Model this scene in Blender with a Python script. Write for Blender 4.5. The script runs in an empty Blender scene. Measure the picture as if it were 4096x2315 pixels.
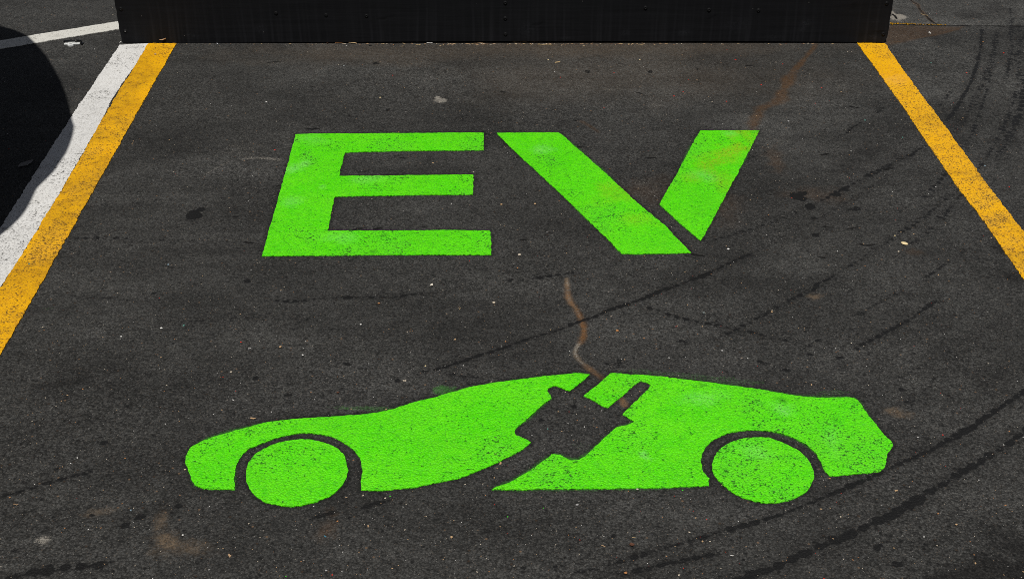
import bpy, bmesh, math, random
import numpy as np
from mathutils import Vector, Matrix
from mathutils.geometry import delaunay_2d_cdt

random.seed(7)
rng = np.random.default_rng(11)
S = bpy.context.scene
COL = S.collection
R = math.radians

# ------------------------------------------------------------------ camera model (photo is 4096 x 2315)
F, HC, CX, CY = 5050.0, 1.67, 2048.0, 1157.5
PITCH = math.atan(3119.0 / F)
CP, SP = math.cos(PITCH), math.sin(PITCH)

def ray(px, py):
    x, y = (px - CX) / F, (CY - py) / F
    return Vector((x, y * SP + CP, y * CP - SP))

def P(px, py, h=0.0):                      # a point of the photo on the ground (height h)
    d = ray(px, py)
    t = (h - HC) / d.z
    return Vector((d.x * t, d.y * t, h))

def PW(px, py, Y):                         # a point of the photo on the upright plane y = Y
    d = ray(px, py)
    t = Y / d.y
    return Vector((d.x * t, Y, HC + d.z * t))

def SC(py):                                # photo pixels per metre on the ground at row py
    return (py - CY + 3119.0) * CP / HC

def SY(py):                                # the same, away from the camera
    s = SC(py)
    return s * s * HC / F

# ------------------------------------------------------------------ small noise kit (numpy)
def vnoise(x, y, scale, seed=0):
    x = np.asarray(x, float) * scale + seed * 17.31
    y = np.asarray(y, float) * scale - seed * 9.77
    xi, yi = np.floor(x), np.floor(y)
    u, v = x - xi, y - yi
    u, v = u * u * (3 - 2 * u), v * v * (3 - 2 * v)
    def h(a, b):
        s = np.sin(a * 127.1 + b * 311.7 + seed * 74.7) * 43758.5453
        return s - np.floor(s)
    return (h(xi, yi) * (1 - u) + h(xi + 1, yi) * u) * (1 - v) + (h(xi, yi + 1) * (1 - u) + h(xi + 1, yi + 1) * u) * v

def fbm(x, y, scale, octv=4, seed=0):
    s, a, t = 0, 0.5, 0
    for k in range(octv):
        s = s + a * vnoise(x, y, scale * 2 ** k, seed + k)
        t += a
        a *= 0.55
    return s / t

def sstep(a, b, x):
    t = np.clip((x - a) / (b - a), 0, 1)
    return t * t * (3 - 2 * t)

# ------------------------------------------------------------------ objects
def tag(o, label=None, cat=None, group=None, kind=None):
    if label: o['label'] = label
    if cat: o['category'] = cat
    if group: o['group'] = group
    if kind: o['kind'] = kind
    return o

def link(name, me, mat=None, parent=None, loc=None):
    o = bpy.data.objects.new(name, me)
    COL.objects.link(o)
    if mat is not None:
        me.materials.append(mat)
    if parent is not None: o.parent = parent
    if loc is not None: o.location = loc
    return o

def empty(name, loc, rz=0.0):
    o = bpy.data.objects.new(name, None)
    COL.objects.link(o)
    o.location = loc
    o.rotation_euler = (0, 0, rz)
    o.empty_display_size = 0.1
    return o

def bm_obj(name, bm, mat, parent=None, loc=None, smooth=False):
    bmesh.ops.recalc_face_normals(bm, faces=bm.faces)
    me = bpy.data.meshes.new(name)
    bm.to_mesh(me)
    bm.free()
    if smooth:
        me.polygons.foreach_set('use_smooth', [True] * len(me.polygons))
    return link(name, me, mat, parent, loc)

# ------------------------------------------------------------------ node kit
class NT:
    def __init__(s, name):
        s.m = bpy.data.materials.new(name)
        s.m.use_nodes = True
        s.t = s.m.node_tree
        s.t.nodes.clear()
        s.out = s.t.nodes.new('ShaderNodeOutputMaterial')
        s.b = s.t.nodes.new('ShaderNodeBsdfPrincipled')
        s.t.links.new(s.b.outputs[0], s.out.inputs[0])
        s.pos = s.t.nodes.new('ShaderNodeNewGeometry').outputs['Position']
    def n(s, ty): return s.t.nodes.new(ty)
    def put(s, sock, v):
        if isinstance(v, bpy.types.NodeSocket): s.t.links.new(v, sock)
        elif isinstance(v, (tuple, list)) and sock.type == 'RGBA' and len(v) == 3: sock.default_value = (*v, 1)
        else: sock.default_value = v
    def math(s, op, a, b=0.0, c=0.0, clamp=False):
        n = s.n('ShaderNodeMath'); n.operation = op; n.use_clamp = clamp
        s.put(n.inputs[0], a); s.put(n.inputs[1], b); s.put(n.inputs[2], c)
        return n.outputs[0]
    def mul(s, a, b): return s.math('MULTIPLY', a, b)
    def add(s, a, b): return s.math('ADD', a, b)
    def sub(s, a, b): return s.math('SUBTRACT', a, b)
    def mix(s, f, a, b, mode='MIX'):
        n = s.n('ShaderNodeMix'); n.data_type = 'RGBA'; n.blend_type = mode; n.clamp_factor = True
        s.put(n.inputs[0], f); s.put(n.inputs[6], a); s.put(n.inputs[7], b)
        return n.outputs[2]
    def rng(s, v, a, b, c=0.0, d=1.0, smooth=False):
        n = s.n('ShaderNodeMapRange'); n.clamp = True
        if smooth: n.interpolation_type = 'SMOOTHSTEP'
        for i, q in enumerate((v, a, b, c, d)): s.put(n.inputs[i], q)
        return n.outputs[0]
    def noise(s, scale, detail=2.0, rough=0.5, vec=None, color=False):
        n = s.n('ShaderNodeTexNoise')
        s.put(n.inputs['Vector'], vec if vec is not None else s.pos)
        n.inputs['Scale'].default_value = scale; n.inputs['Detail'].default_value = detail
        n.inputs['Roughness'].default_value = rough
        return n.outputs['Color' if color else 'Fac']
    def vor(s, scale, feature='F1', vec=None, rand=1.0):
        n = s.n('ShaderNodeTexVoronoi'); n.feature = feature
        s.put(n.inputs['Vector'], vec if vec is not None else s.pos)
        n.inputs['Scale'].default_value = scale; n.inputs['Randomness'].default_value = rand
        return n
    def sep(s, c):
        n = s.n('ShaderNodeSeparateColor'); s.put(n.inputs[0], c)
        return n.outputs[0], n.outputs[1], n.outputs[2]
    def attr(s, name):
        n = s.n('ShaderNodeAttribute'); n.attribute_name = name
        r, g, b = s.sep(n.outputs['Color'])
        return r, g, b, n.outputs['Alpha']
    def scalevec(s, v, sc, offs=(0, 0, 0)):
        n = s.n('ShaderNodeMapping'); s.put(n.inputs[0], v)
        n.inputs['Scale'].default_value = sc; n.inputs['Location'].default_value = offs
        return n.outputs[0]
    def bump(s, h, strength=1.0, dist=0.001):
        n = s.n('ShaderNodeBump'); s.put(n.inputs['Height'], h)
        n.inputs['Strength'].default_value = strength; n.inputs['Distance'].default_value = dist
        s.t.links.new(n.outputs[0], s.b.inputs['Normal'])
    def set(s, color=None, rough=None, metal=None, spec=None):
        if color is not None: s.put(s.b.inputs['Base Color'], color)
        if rough is not None: s.put(s.b.inputs['Roughness'], rough)
        if metal is not None: s.put(s.b.inputs['Metallic'], metal)
        if spec is not None: s.put(s.b.inputs['Specular IOR Level'], spec)
        return s.m

ASPH = 1.0
def asphalt(t):
    """worn asphalt: stones in a dark binder; returns colour and height (metres/0.001)"""
    warp = t.noise(90, 2, 0.5, color=True)
    wv = t.n('ShaderNodeVectorMath'); wv.operation = 'MULTIPLY_ADD'
    t.put(wv.inputs[0], warp); wv.inputs[1].default_value = (.003, .003, .003); t.put(wv.inputs[2], t.pos)
    v1 = t.vor(215, vec=wv.outputs[0]); v2 = t.vor(430, vec=wv.outputs[0]); v3 = t.vor(62)
    r1, g1, b1 = t.sep(v1.outputs['Color']); r2, g2, b2 = t.sep(v2.outputs['Color']); r3, g3, b3 = t.sep(v3.outputs['Color'])
    d1, d2, d3 = v1.outputs['Distance'], v2.outputs['Distance'], v3.outputs['Distance']
    fine = t.noise(700, 2, 0.6)
    mid = t.noise(26, 4, 0.6)
    big = t.noise(2.3, 4, 0.55)
    streak = t.noise(1.0, 4, 0.6, vec=t.scalevec(t.pos, (2.2, 9.0, 1)))
    # grey value of each stone
    val = t.add(1.0, t.mul(t.sub(t.rng(r1, 0, 1, .62, 1.40), 1.0), t.add(.75, t.mul(t.rng(t.noise(1.7, 2, .6), .4, .6, 0, 1), .55))))
    val = t.mul(val, t.rng(g2, 0, 1, .62, 1.40))
    val = t.mul(val, t.rng(fine, .25, .75, .62, 1.38))
    val = t.mul(val, t.rng(mid, .28, .72, .80, 1.20))
    coarse = t.noise(78, 2, .55)
    zone = t.rng(t.noise(1.1, 3, .6), .42, .60, 0, 1)
    val = t.mul(val, t.add(1.0, t.mul(t.sub(t.rng(coarse, .30, .70, .66, 1.34), 1.0), t.add(.10, t.mul(zone, .50)))))
    val = t.mul(val, t.rng(big, .32, .68, .74, 1.26))
    val = t.mul(val, t.rng(streak, .3, .7, .78, 1.22))
    val = t.mul(val, t.rng(d1, .42, .72, 1.0, .55))            # binder between stones
    grey = t.n('ShaderNodeVectorMath'); grey.operation = 'SCALE'
    grey.inputs[0].default_value = (.0402, .0394, .0368); t.put(grey.inputs[3], val)
    c = grey.outputs[0]
    # warm and cool stones
    c = t.mix(t.mul(t.math('GREATER_THAN', b1, .90), t.rng(d1, .25, .5, .55, 0)), c, (.090, .062, .040))
    c = t.mix(t.mul(t.math('GREATER_THAN', g1, .93), t.rng(d1, .2, .5, .5, 0)), c, (.060, .064, .066))
    c = t.mix(t.mul(t.math('GREATER_THAN', b2, .955), t.rng(d2, .2, .5, .55, 0)), c, (.15, .11, .075))
    c = t.mix(t.mul(t.math('GREATER_THAN', r2, .985), t.rng(d2, .2, .45, .7, 0)), c, (.30, .28, .25))
    c = t.mix(t.mul(t.math('GREATER_THAN', r3, .90), t.rng(d3, .10, .20, .75, 0)), c, (.16, .10, .058))
    c = t.mix(t.mul(t.math('GREATER_THAN', g3, .975), t.rng(d3, .06, .13, .8, 0)), c, (.30, .27, .23))
    # dark pits
    pit = t.mul(t.math('GREATER_THAN', b3, .80), t.rng(d3, .12, .30, .75, 0))
    c = t.mix(pit, c, (.006, .0058, .0056))
    h = t.add(t.mul(d1, -1.3), t.mul(d2, -.6))
    h = t.add(h, t.mul(fine, .5))
    h = t.add(h, t.add(t.mul(mid, 1.0), t.mul(coarse, .35)))
    h = t.sub(h, t.mul(pit, 1.2))
    return c, h, dict(fine=fine, mid=mid, big=big, d1=d1, d2=d2, r1=r1, g1=g1, r2=r2, g2=g2, pit=pit, r3=r3)

def mat_ground():
    t = NT('worn_asphalt')
    c, h, q = asphalt(t)
    tyre, rust, scuff, spray = t.attr('m1')
    rub_shade, dust, light, crack = t.attr('m2')
    grain = t.noise(240, 3, 0.65)
    grain2 = t.noise(85, 3, 0.6)
    # broad tone of the surface
    c = t.mix(t.math('MULTIPLY', light, 1.25, clamp=True), c, t.mix(1.0, c, (1.75, 1.76, 1.76), 'MULTIPLY'))
    c = t.mix(t.mul(dust, t.rng(t.add(t.mul(grain, .6), t.mul(grain2, .4)), .38, .56, .08, .95)), c, (.240, .165, .098))
    c = t.mix(t.math('MULTIPLY', rub_shade, 1.35, clamp=True), c, t.mix(1.0, c, (.42, .41, .41), 'MULTIPLY'))
    ru = t.mul(rust, t.rng(grain2, .3, .6, .45, 1.0))
    c = t.mix(ru, c, t.mix(.45, (.100, .046, .013), t.mix(1.0, c, (1.4, .8, .4), 'MULTIPLY')))
    # tyre rubber sits on the high stones
    thr = t.add(t.add(t.mul(q['r1'], .30), t.mul(t.noise(75, 2, .5), 1.7)), t.sub(t.mul(grain, .70), .86))
    ty = t.rng(t.sub(t.mul(tyre, 1.62), thr), -.16, .20, 0, .93)
    c = t.mix(ty, c, (.0070, .0069, .0068))
    # scraped white
    sc = t.rng(t.sub(t.mul(scuff, .84), t.add(t.add(t.mul(grain, 1.7), t.mul(q['fine'], .9)), t.sub(t.mul(grain2, .5), 1.10))), -.05, .38, 0, .85)
    c = t.mix(sc, c, (.30, .275, .235))
    # green overspray on the stone tops
    sp = t.rng(t.sub(t.mul(spray, 1.15), t.add(t.add(t.mul(grain, .60), t.mul(q['d1'], .15)), t.mul(q['fine'], .55))), -.10, .20, 0, .40)
    c = t.mix(sp, c, (.055, .34, .022))
    ck = t.rng(t.sub(crack, t.mul(grain2, .5)), 0, .3, 0, 1)
    c = t.mix(ck, c, (.004, .0035, .003))
    h = t.sub(h, t.mul(ck, 3.0))
    t.bump(h, .85, .0011)
    rough = t.rng(t.mul(ty, 1.0), 0, 1, .82, .6)
    return t.set(c, rough, spec=.22)

def mat_paint(name, base, pale, deep, thin=.0, rusty=False, glint=.45, bumpd=.0010):
    """road paint: same stones under a skin of paint, pinholes and rubbed patches where attribute w says so"""
    t = NT(name)
    ca, h, q = asphalt(t)
    w, ru, pa, dk = t.attr('w')
    cloud = t.noise(9, 4, 0.6)
    cl2 = t.noise(38, 4, 0.62)
    g = t.noise(230, 3, 0.7)
    g2 = t.noise(520, 2, 0.6)
    c = t.mix(t.rng(cloud, .35, .68, 0, .55), base, pale)
    c = t.mix(t.rng(cl2, .50, .75, 0, .70), c, deep)
    c = t.mix(t.rng(t.noise(4.5, 4, .6), .50, .72, 0, .45), c, deep)
    c = t.mix(t.rng(g2, .60, .80, 0, .45), c, pale)  # pale specks coloured in as glints on the grains
    c = t.mix(t.rng(q['d1'], .48, .74, 0, .42), c, t.mix(.45, deep, (.06, .06, .055)))
    c = t.mix(t.rng(q['r1'], .66, 1.0, 0, .30), c, pale)
    c = t.mix(t.rng(q['r1'], .30, .0, 0, .40), c, deep)
    c = t.mix(t.mul(pa, t.rng(g, .36, .64, .05, .62)), c, t.mix(.5, pale, (.75, .75, .72)))
    # greyed stone tops where tyres rub
    rub = t.rng(t.sub(t.add(t.mul(w, .80), t.mul(cl2, .34)), t.mul(g, .85)), .02, .34, 0, .38)
    c = t.mix(rub, c, t.mix(.45, (.17, .15, .13), base))
    if rusty:
        c = t.mix(t.mul(ru, t.rng(t.add(t.mul(g, .6), t.mul(g2, .4)), .46, .60, .0, .75)), c, (.46, .22, .015))
        c = t.mix(t.mul(ru, .14), c, (.42, .40, .02))
    # pinholes and pits down to the asphalt
    hole = t.rng(t.sub(t.add(t.add(t.mul(w, .27), t.mul(cl2, .30)), t.mul(q['d1'], .46)), t.add(t.add(t.mul(g, .62), t.mul(g2, .34)), (.148 - thin))), 0, .09, 0, .85)
    c = t.mix(t.mul(hole, t.rng(t.noise(60, 2, .5), .3, .65, .45, 1.0)), c, t.mix(1.0, ca, (.85, .85, .85), 'MULTIPLY'))
    c = t.mix(t.mul(q['pit'], .55), c, t.mix(.8, base, (.01, .012, .01)))
    c = t.mix(t.mul(dk, t.rng(cl2, .3, .6, .4, 1.0)), c, t.mix(.75, base, (.012, .012, .011)))
    h = t.sub(h, t.mul(hole, 1.6))
    t.bump(h, .9, bumpd)
    return t.set(c, t.rng(g, .3, .7, glint, glint + .2), spec=.22)

def mat_plain(name, col, rough=.6, metal=0.0, var=.15, scale=120, spec=.4, bump=.0):
    t = NT(name)
    nz = t.noise(scale, 3, .6)
    k = t.rng(nz, .25, .75, 1 - var, 1 + var)
    v = t.n('ShaderNodeVectorMath'); v.operation = 'SCALE'; v.inputs[0].default_value = col; t.put(v.inputs[3], k)
    if bump: t.bump(nz, .6, bump)
    return t.set(v.outputs[0], rough, metal, spec)

def mat_glass(name, col):
    t = NT(name)
    nz = t.noise(300, 2)
    t.b.inputs['Transmission Weight'].default_value = .55
    t.bump(nz, .5, .0006)
    return t.set(col, .12, spec=.7)

# ------------------------------------------------------------------ ground
X0, X1, Y0, Y1, D = -2.15, 2.20, 1.50, 5.12, .0045
far = [3, 4.5, 7, 12, 25, 60, 150, 400]
gx = np.concatenate([-np.array(far[::-1], float) , np.arange(X0, X1, D), np.array(far, float)])
gy = np.concatenate([[-400, -150, -60, -25, -10, -4, -1, .3, 1.0], np.arange(Y0, Y1, D), [5.6, 6.2, 7.5, 10, 16, 30, 70, 180, 500]])
GX, GY = np.meshgrid(gx, gy)
NX, NY = len(gx), len(gy)
GX, GY = GX.ravel(), GY.ravel()
Z = np.zeros_like(GX)
M = {k: np.zeros_like(GX) for k in ('tyre', 'rust', 'scuff', 'spray', 'rub_shade', 'dust', 'light', 'crack')}

def seg_dist(pts, x, y, closed=False):
    best = np.full(x.shape, 9.0)
    tt = np.zeros(x.shape)
    n = len(pts)
    L = 0.0
    for i in range(n if closed else n - 1):
        a, b = pts[i], pts[(i + 1) % n]
        ax, ay, bx, by = a[0], a[1], b[0], b[1]
        dx, dy = bx - ax, by - ay
        l2 = dx * dx + dy * dy + 1e-12
        u = np.clip(((x - ax) * dx + (y - ay) * dy) / l2, 0, 1)
        d = np.hypot(x - ax - u * dx, y - ay - u * dy)
        m = d < best
        best[m] = d[m]
        tt[m] = L + u[m] * math.sqrt(l2)
        L += math.sqrt(l2)
    return best, tt

def sub(pts, pad):
    xs = [p[0] for p in pts]; ys = [p[1] for p in pts]
    return np.nonzero((GX > min(xs) - pad) & (GX < max(xs) + pad) & (GY > min(ys) - pad) & (GY < max(ys) + pad))[0]

def stroke(key, pix, wpx, s=1.0, broken=0.0, seed=0, soft=.5, fade=True, dots=30):
    """a mark along a path given in photo pixels; wpx is its full width there"""
    pts = [P(*p) for p in pix]
    wm = max(.0058, wpx / SC(sum(p[1] for p in pix) / len(pix)) * .5)
    idx = sub(pts, wm * 2.5)
    if len(idx) == 0: return
    x, y = GX[idx], GY[idx]
    wob = (fbm(x, y, 22, 3, seed) - .5) * wm * 1.6
    d, t = seg_dist(pts, x, y)
    d = d + wob
    if broken and key != 'tyre':
        d = d + wm * broken * 1.2 * (fbm(x, y, 60, 3, seed + 2) - .5)
    elif broken:
        bead = .55 * (.5 + .5 * np.sin(math.tau * t * dots + 5 * vnoise(t, t * 0 + seed, 9, seed + 8))) + .45 * vnoise(t, t * 0 + seed, dots * 1.3, seed + 3)
        d = d + wm * (.25 + broken) * 1.15 * (bead - .38)
        gapm = np.sin(math.tau * t * dots + 5 * vnoise(t, t * 0 + seed, 9, seed + 8) + (d / max(wm, .004)) * .9)
    v = 1 - sstep(wm * (1 - soft), wm * (1 + soft * .6), d)
    if broken:
        v = v * (1 - (.46 * sstep(.35, .9, gapm) if key == 'tyre' else 0))
        v = v * (1 - .75 * broken * sstep(.50, .80, vnoise(t, t * 0 + seed, dots * .8, seed + 4)))
        v = v * (1 - .40 * broken * sstep(.45, .70, vnoise(t, t * 0 + seed, 5.0, seed + 6)))
    if fade:
        Lm = max(t.max(), 1e-3)
        v = v * (.72 + .28 * sstep(0, .12 * Lm, t)) * (.72 + .28 * sstep(0, .12 * Lm, Lm - t))
    M[key][idx] = np.maximum(M[key][idx], v * s)

def blob(key, px, py, rx, ry, s=1.0, rot=0.0, seed=0, ragged=.5, soft=.5, add=False):
    c = P(px, py)
    ax, ay = rx / SC(py), ry / SY(py)
    r = max(ax, ay) * 2
    idx = np.nonzero((abs(GX - c.x) < r) & (abs(GY - c.y) < r))[0]
    if len(idx) == 0: return
    x, y = GX[idx] - c.x, GY[idx] - c.y
    ca, sa = math.cos(R(rot)), math.sin(R(rot))
    u, v = (x * ca + y * sa) / ax, (-x * sa + y * ca) / ay
    d = np.hypot(u, v) + (fbm(GX[idx], GY[idx], 1.6 / max(min(ax, ay), .004), 4, seed + 5) - .5) * ragged * 1.6
    f = s * (1 - sstep(1 - soft, 1 + soft * .4, d))
    M[key][idx] = np.maximum(M[key][idx], f)

def area(key, pix, s, soft_m=.03, seed=0, noise=.02):
    pts = [P(*p) for p in pix]
    idx = sub(pts, soft_m * 2)
    x, y = GX[idx], GY[idx]
    d, _ = seg_dist(pts, x, y, True)
    inside = np.zeros(x.shape, bool)
    n = len(pts)
    for i in range(n):
        a, b = pts[i], pts[(i + 1) % n]
        cond = ((a.y > y) != (b.y > y)) & (x < (b.x - a.x) * (y - a.y) / (b.y - a.y + 1e-12) + a.x)
        inside ^= cond
    d = np.where(inside, -d, d) + (fbm(x, y, 12, 4, seed) - .5) * noise * 4
    M[key][idx] = np.maximum(M[key][idx], s * (1 - sstep(-soft_m, soft_m, d)))


# ------------------------------------------------------------------ painted marks
PAINTZ = .0025
def densify(pts, step, closed=True):
    out = []
    n = len(pts)
    for i in range(n if closed else n - 1):
        a, b = Vector(pts[i]), Vector(pts[(i + 1) % n])
        k = max(1, int((b - a).length / step))
        out += [a + (b - a) * (j / k) for j in range(k)]
    if not closed: out.append(Vector(pts[-1]))
    return out

def smooth_closed(pts, keep_deg=24):
    """round the outline between sharp corners (one Chaikin-like pass)"""
    n = len(pts); out = []
    for i in range(n):
        a, b, c = pts[i - 1], pts[i], pts[(i + 1) % n]
        u, v = (b - a), (c - b)
        ang = math.degrees(u.angle(v)) if u.length > 1e-6 and v.length > 1e-6 else 0
        if ang > keep_deg:
            out.append(b)
        else:
            out.append(b * .75 + a * .25); out.append(b * .75 + c * .25)
    return out

def paint_mesh(name, pix, mat, z=PAINTZ, jit=.0019, step=.0045, grid=.013, round_=True, wear=None, parent=None, seed=0, world=None):
    """a skin of paint: ragged outline, triangulated with inner points that carry the wear attribute"""
    pts = [Vector(p) for p in world] if world else [P(x, y, z).to_2d() for x, y in pix]
    if round_:
        pts = smooth_closed(pts)
    ring = densify(pts, step)
    n = len(ring)
    X = np.array([p.x for p in ring]); Yv = np.array([p.y for p in ring])
    jx = (vnoise(X, Yv, 110, seed + 1) - .5) * 1.3 + (vnoise(X, Yv, 260, seed + 2) - .5) * 1.0 + (vnoise(X, Yv, 30, seed + 7) - .5) * .9
    jy = (vnoise(X, Yv, 110, seed + 3) - .5) * 1.3 + (vnoise(X, Yv, 260, seed + 4) - .5) * 1.0 + (vnoise(X, Yv, 30, seed + 9) - .5) * .9
    X2, Y2 = X + jx * jit, Yv + jy * jit
    # inner points
    xs = np.arange(X.min(), X.max(), grid); ys = np.arange(Yv.min(), Yv.max(), grid)
    IX, IY = np.meshgrid(xs, ys); IX, IY = IX.ravel(), IY.ravel()
    IX = IX + (rng.random(IX.shape) - .5) * grid * .5; IY = IY + (rng.random(IY.shape) - .5) * grid * .5
    inside = np.zeros(IX.shape, bool)
    for i in range(len(pts)):
        a, b = pts[i], pts[(i + 1) % len(pts)]
        inside ^= ((a.y > IY) != (b.y > IY)) & (IX < (b.x - a.x) * (IY - a.y) / (b.y - a.y + 1e-12) + a.x)
    IX, IY = IX[inside], IY[inside]
    d, _ = seg_dist(pts, IX, IY, True)
    IX, IY = IX[d > grid * .45], IY[d > grid * .45]
    verts = [Vector((float(a), float(b))) for a, b in zip(X2, Y2)] + [Vector((float(a), float(b))) for a, b in zip(IX, IY)]
    edges = [(i, (i + 1) % n) for i in range(n)]
    vo, eo, fo, *_ = delaunay_2d_cdt(verts, edges, [], 1, 1e-6)
    bm = bmesh.new()
    bv = [bm.verts.new((v.x, v.y, z)) for v in vo]
    for f in fo:
        try: bm.faces.new([bv[i] for i in f])
        except ValueError: pass
    for v in [v for v in bm.verts if not v.link_faces]: bm.verts.remove(v)
    for f in bm.faces:
        if f.normal.z < 0: f.normal_flip()
    be = [e for e in bm.edges if e.is_boundary]
    ex = bmesh.ops.extrude_edge_only(bm, edges=be)
    for v in ex['geom']:
        if isinstance(v, bmesh.types.BMVert): v.co.z = .0002
    bmesh.ops.recalc_face_normals(bm, faces=bm.faces)
    cx, cy = float(X.mean()), float(Yv.mean())
    wx = np.array([v.co.x for v in bm.verts]); wy = np.array([v.co.y for v in bm.verts])
    org = Vector((cx, cy, 0))
    if parent is not None: org = Vector((0, 0, 0)) + parent.location
    for v in bm.verts: v.co -= org
    me = bpy.data.meshes.new(name)
    bm.to_mesh(me); bm.free()
    A = np.zeros((len(wx), 4), np.float32)
    A[:, 0] = .02 + .42 * sstep(.38, .68, fbm(wx, wy, 6, 4, seed))
    if wear: wear(A, wx, wy)
    at = me.attributes.new('w', 'FLOAT_COLOR', 'POINT')
    at.data.foreach_set('color', np.clip(A, 0, 1).ravel())
    o = link(name, me, mat, parent)
    if parent is None: o.location = org
    return o

def wspot(A, ch, wx, wy, px, py, rx, ry, s, rot=0.0, ragged=.5, seed=0):
    c = P(px, py); ax, ay = rx / SC(py), ry / SY(py)
    x, y = wx - c.x, wy - c.y
    ca, sa = math.cos(R(rot)), math.sin(R(rot))
    d = np.hypot((x * ca + y * sa) / ax, (-x * sa + y * ca) / ay) + (fbm(wx, wy, 26, 4, seed) - .5) * ragged * 2.6
    A[:, ch] = np.maximum(A[:, ch], s * (1 - sstep(.1, 1.3, d)) * (1 if ragged < .55 else .6 + .4 * fbm(wx, wy, 45, 2, seed + 4)))

def wline(A, ch, wx, wy, pix, wpx, s):
    d, _ = seg_dist([P(*p) for p in pix], wx, wy)
    w = wpx / SC(pix[0][1]) * .5
    A[:, ch] = np.maximum(A[:, ch], s * (1 - sstep(w * .5, w * 1.4, d)))



# ------------------------------------------------------------------ outlines of the painted shapes (photo pixels)
E_OUT = [(1183,537),(1240,534),(1400,534),(1600,532.5),(1800,531),(1934,530),(1936,600),(1780,601.5),(1560,604),(1380,609),(1368,655),(1357,703),(1480,703),(1700,700),(1893,698),(1893,778),(1700,779),(1500,782),(1339,786.5),(1325,852),(1311,922),(1500,922),(1700,921),(1800,919.5),(1960,922.5),(1964,970),(1966,1018),(1800,1018),(1600,1018.5),(1400,1019.5),(1200,1021.5),(1048,1023),(1078,915),(1107.5,811),(1146,672)]
VL_OUT = [(1986,532),(2100,530.5),(2233,530),(2248,538),(2293,580),(2418,687.5),(2488,753),(2554,815),(2661,902.6),(2763,1009.5),(2640,1013),(2540,1015),(2490,1014),(2478,1004),(2426,952),(2343,871),(2235,767),(2125,665),(2048,594)]
VR_OUT = [(2801,522.5),(2920,521.5),(3038,521),(3008,580),(2950,695.5),(2908,771),(2850,880),(2805,962),(2781,944.5),(2711,883),(2637.5,818),(2672,756),(2709,691.5),(2738,636),(2767,580)]
CF_OUT = [(779,1938),(800,1948),(820,1953),(888,1955),(937,1956),(937,1930),(938,1906),(940,1880),(946,1854.5),(968,1814.6),(995.6,1793),(1024,1781),(1064,1765),(1104,1752),(1143.5,1740),(1183,1732),(1223,1729.5),(1263,1732.5),(1299,1737),(1327,1744),(1358.5,1757),(1382,1771),(1406,1791),(1426,1811),(1440,1830.6),(1447,1854.5),(1450,1882),(1448,1914),(1442,1956),(1502,1959),(1554,1958),(1601.5,1952),(1653,1948),(1709,1937),(1761,1926),(1820.5,1915),(1860,1904),(1908,1884),(1960,1862),(1992,1846.5),(2048,1819),(2088,1795),(2123.7,1769),(2096,1753),(2064,1737.5),(2058,1721.5),(2072,1703.6),(2112,1672),(2159.5,1626),(2207,1592),(2203,1580),(2190,1564),(2193,1552),(2211,1542),(2227,1540),(2247,1550),(2279,1562),(2291,1554),(2319,1530),(2341,1516),(2358,1496.5),(2327,1492.5),(2295,1491),(2247,1496.5),(2167.5,1504.5),(2108,1512),(2048,1520),(1980,1528),(1920,1538),(1860,1552),(1812.5,1567),(1761,1581),(1701,1596),(1661,1606),(1621,1618),(1577.6,1633),(1534,1643),(1482,1652),(1422,1658),(1362.5,1662),(1303,1666),(1243,1669),(1183,1674),(1135.5,1678),(1084,1685),(1024,1697),(995.6,1705.6),(936,1721),(880,1737.5),(832,1753),(792.5,1771),(764.6,1787),(751,1807),(741,1830.6),(740,1850.5),(751,1870),(758.6,1894),(768.6,1918)]
FW_OUT = [(1024,1984),(995.6,1948),(985.7,1922),(983.7,1894),(987.6,1866),(999.6,1838.5),(1024,1812),(1064,1787),(1104,1771),(1151,1759),(1199,1754),(1247,1756),(1287,1765),(1323,1777),(1354.5,1795),(1376,1819),(1388,1846.5),(1391,1874),(1387,1902),(1374.5,1930),(1354.5,1956),(1331,1976),(1299,1992),(1259,2006),(1219,2017),(1179,2022.5),(1143.5,2022),(1107.6,2018),(1068,2008),(1044,1997)]
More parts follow.
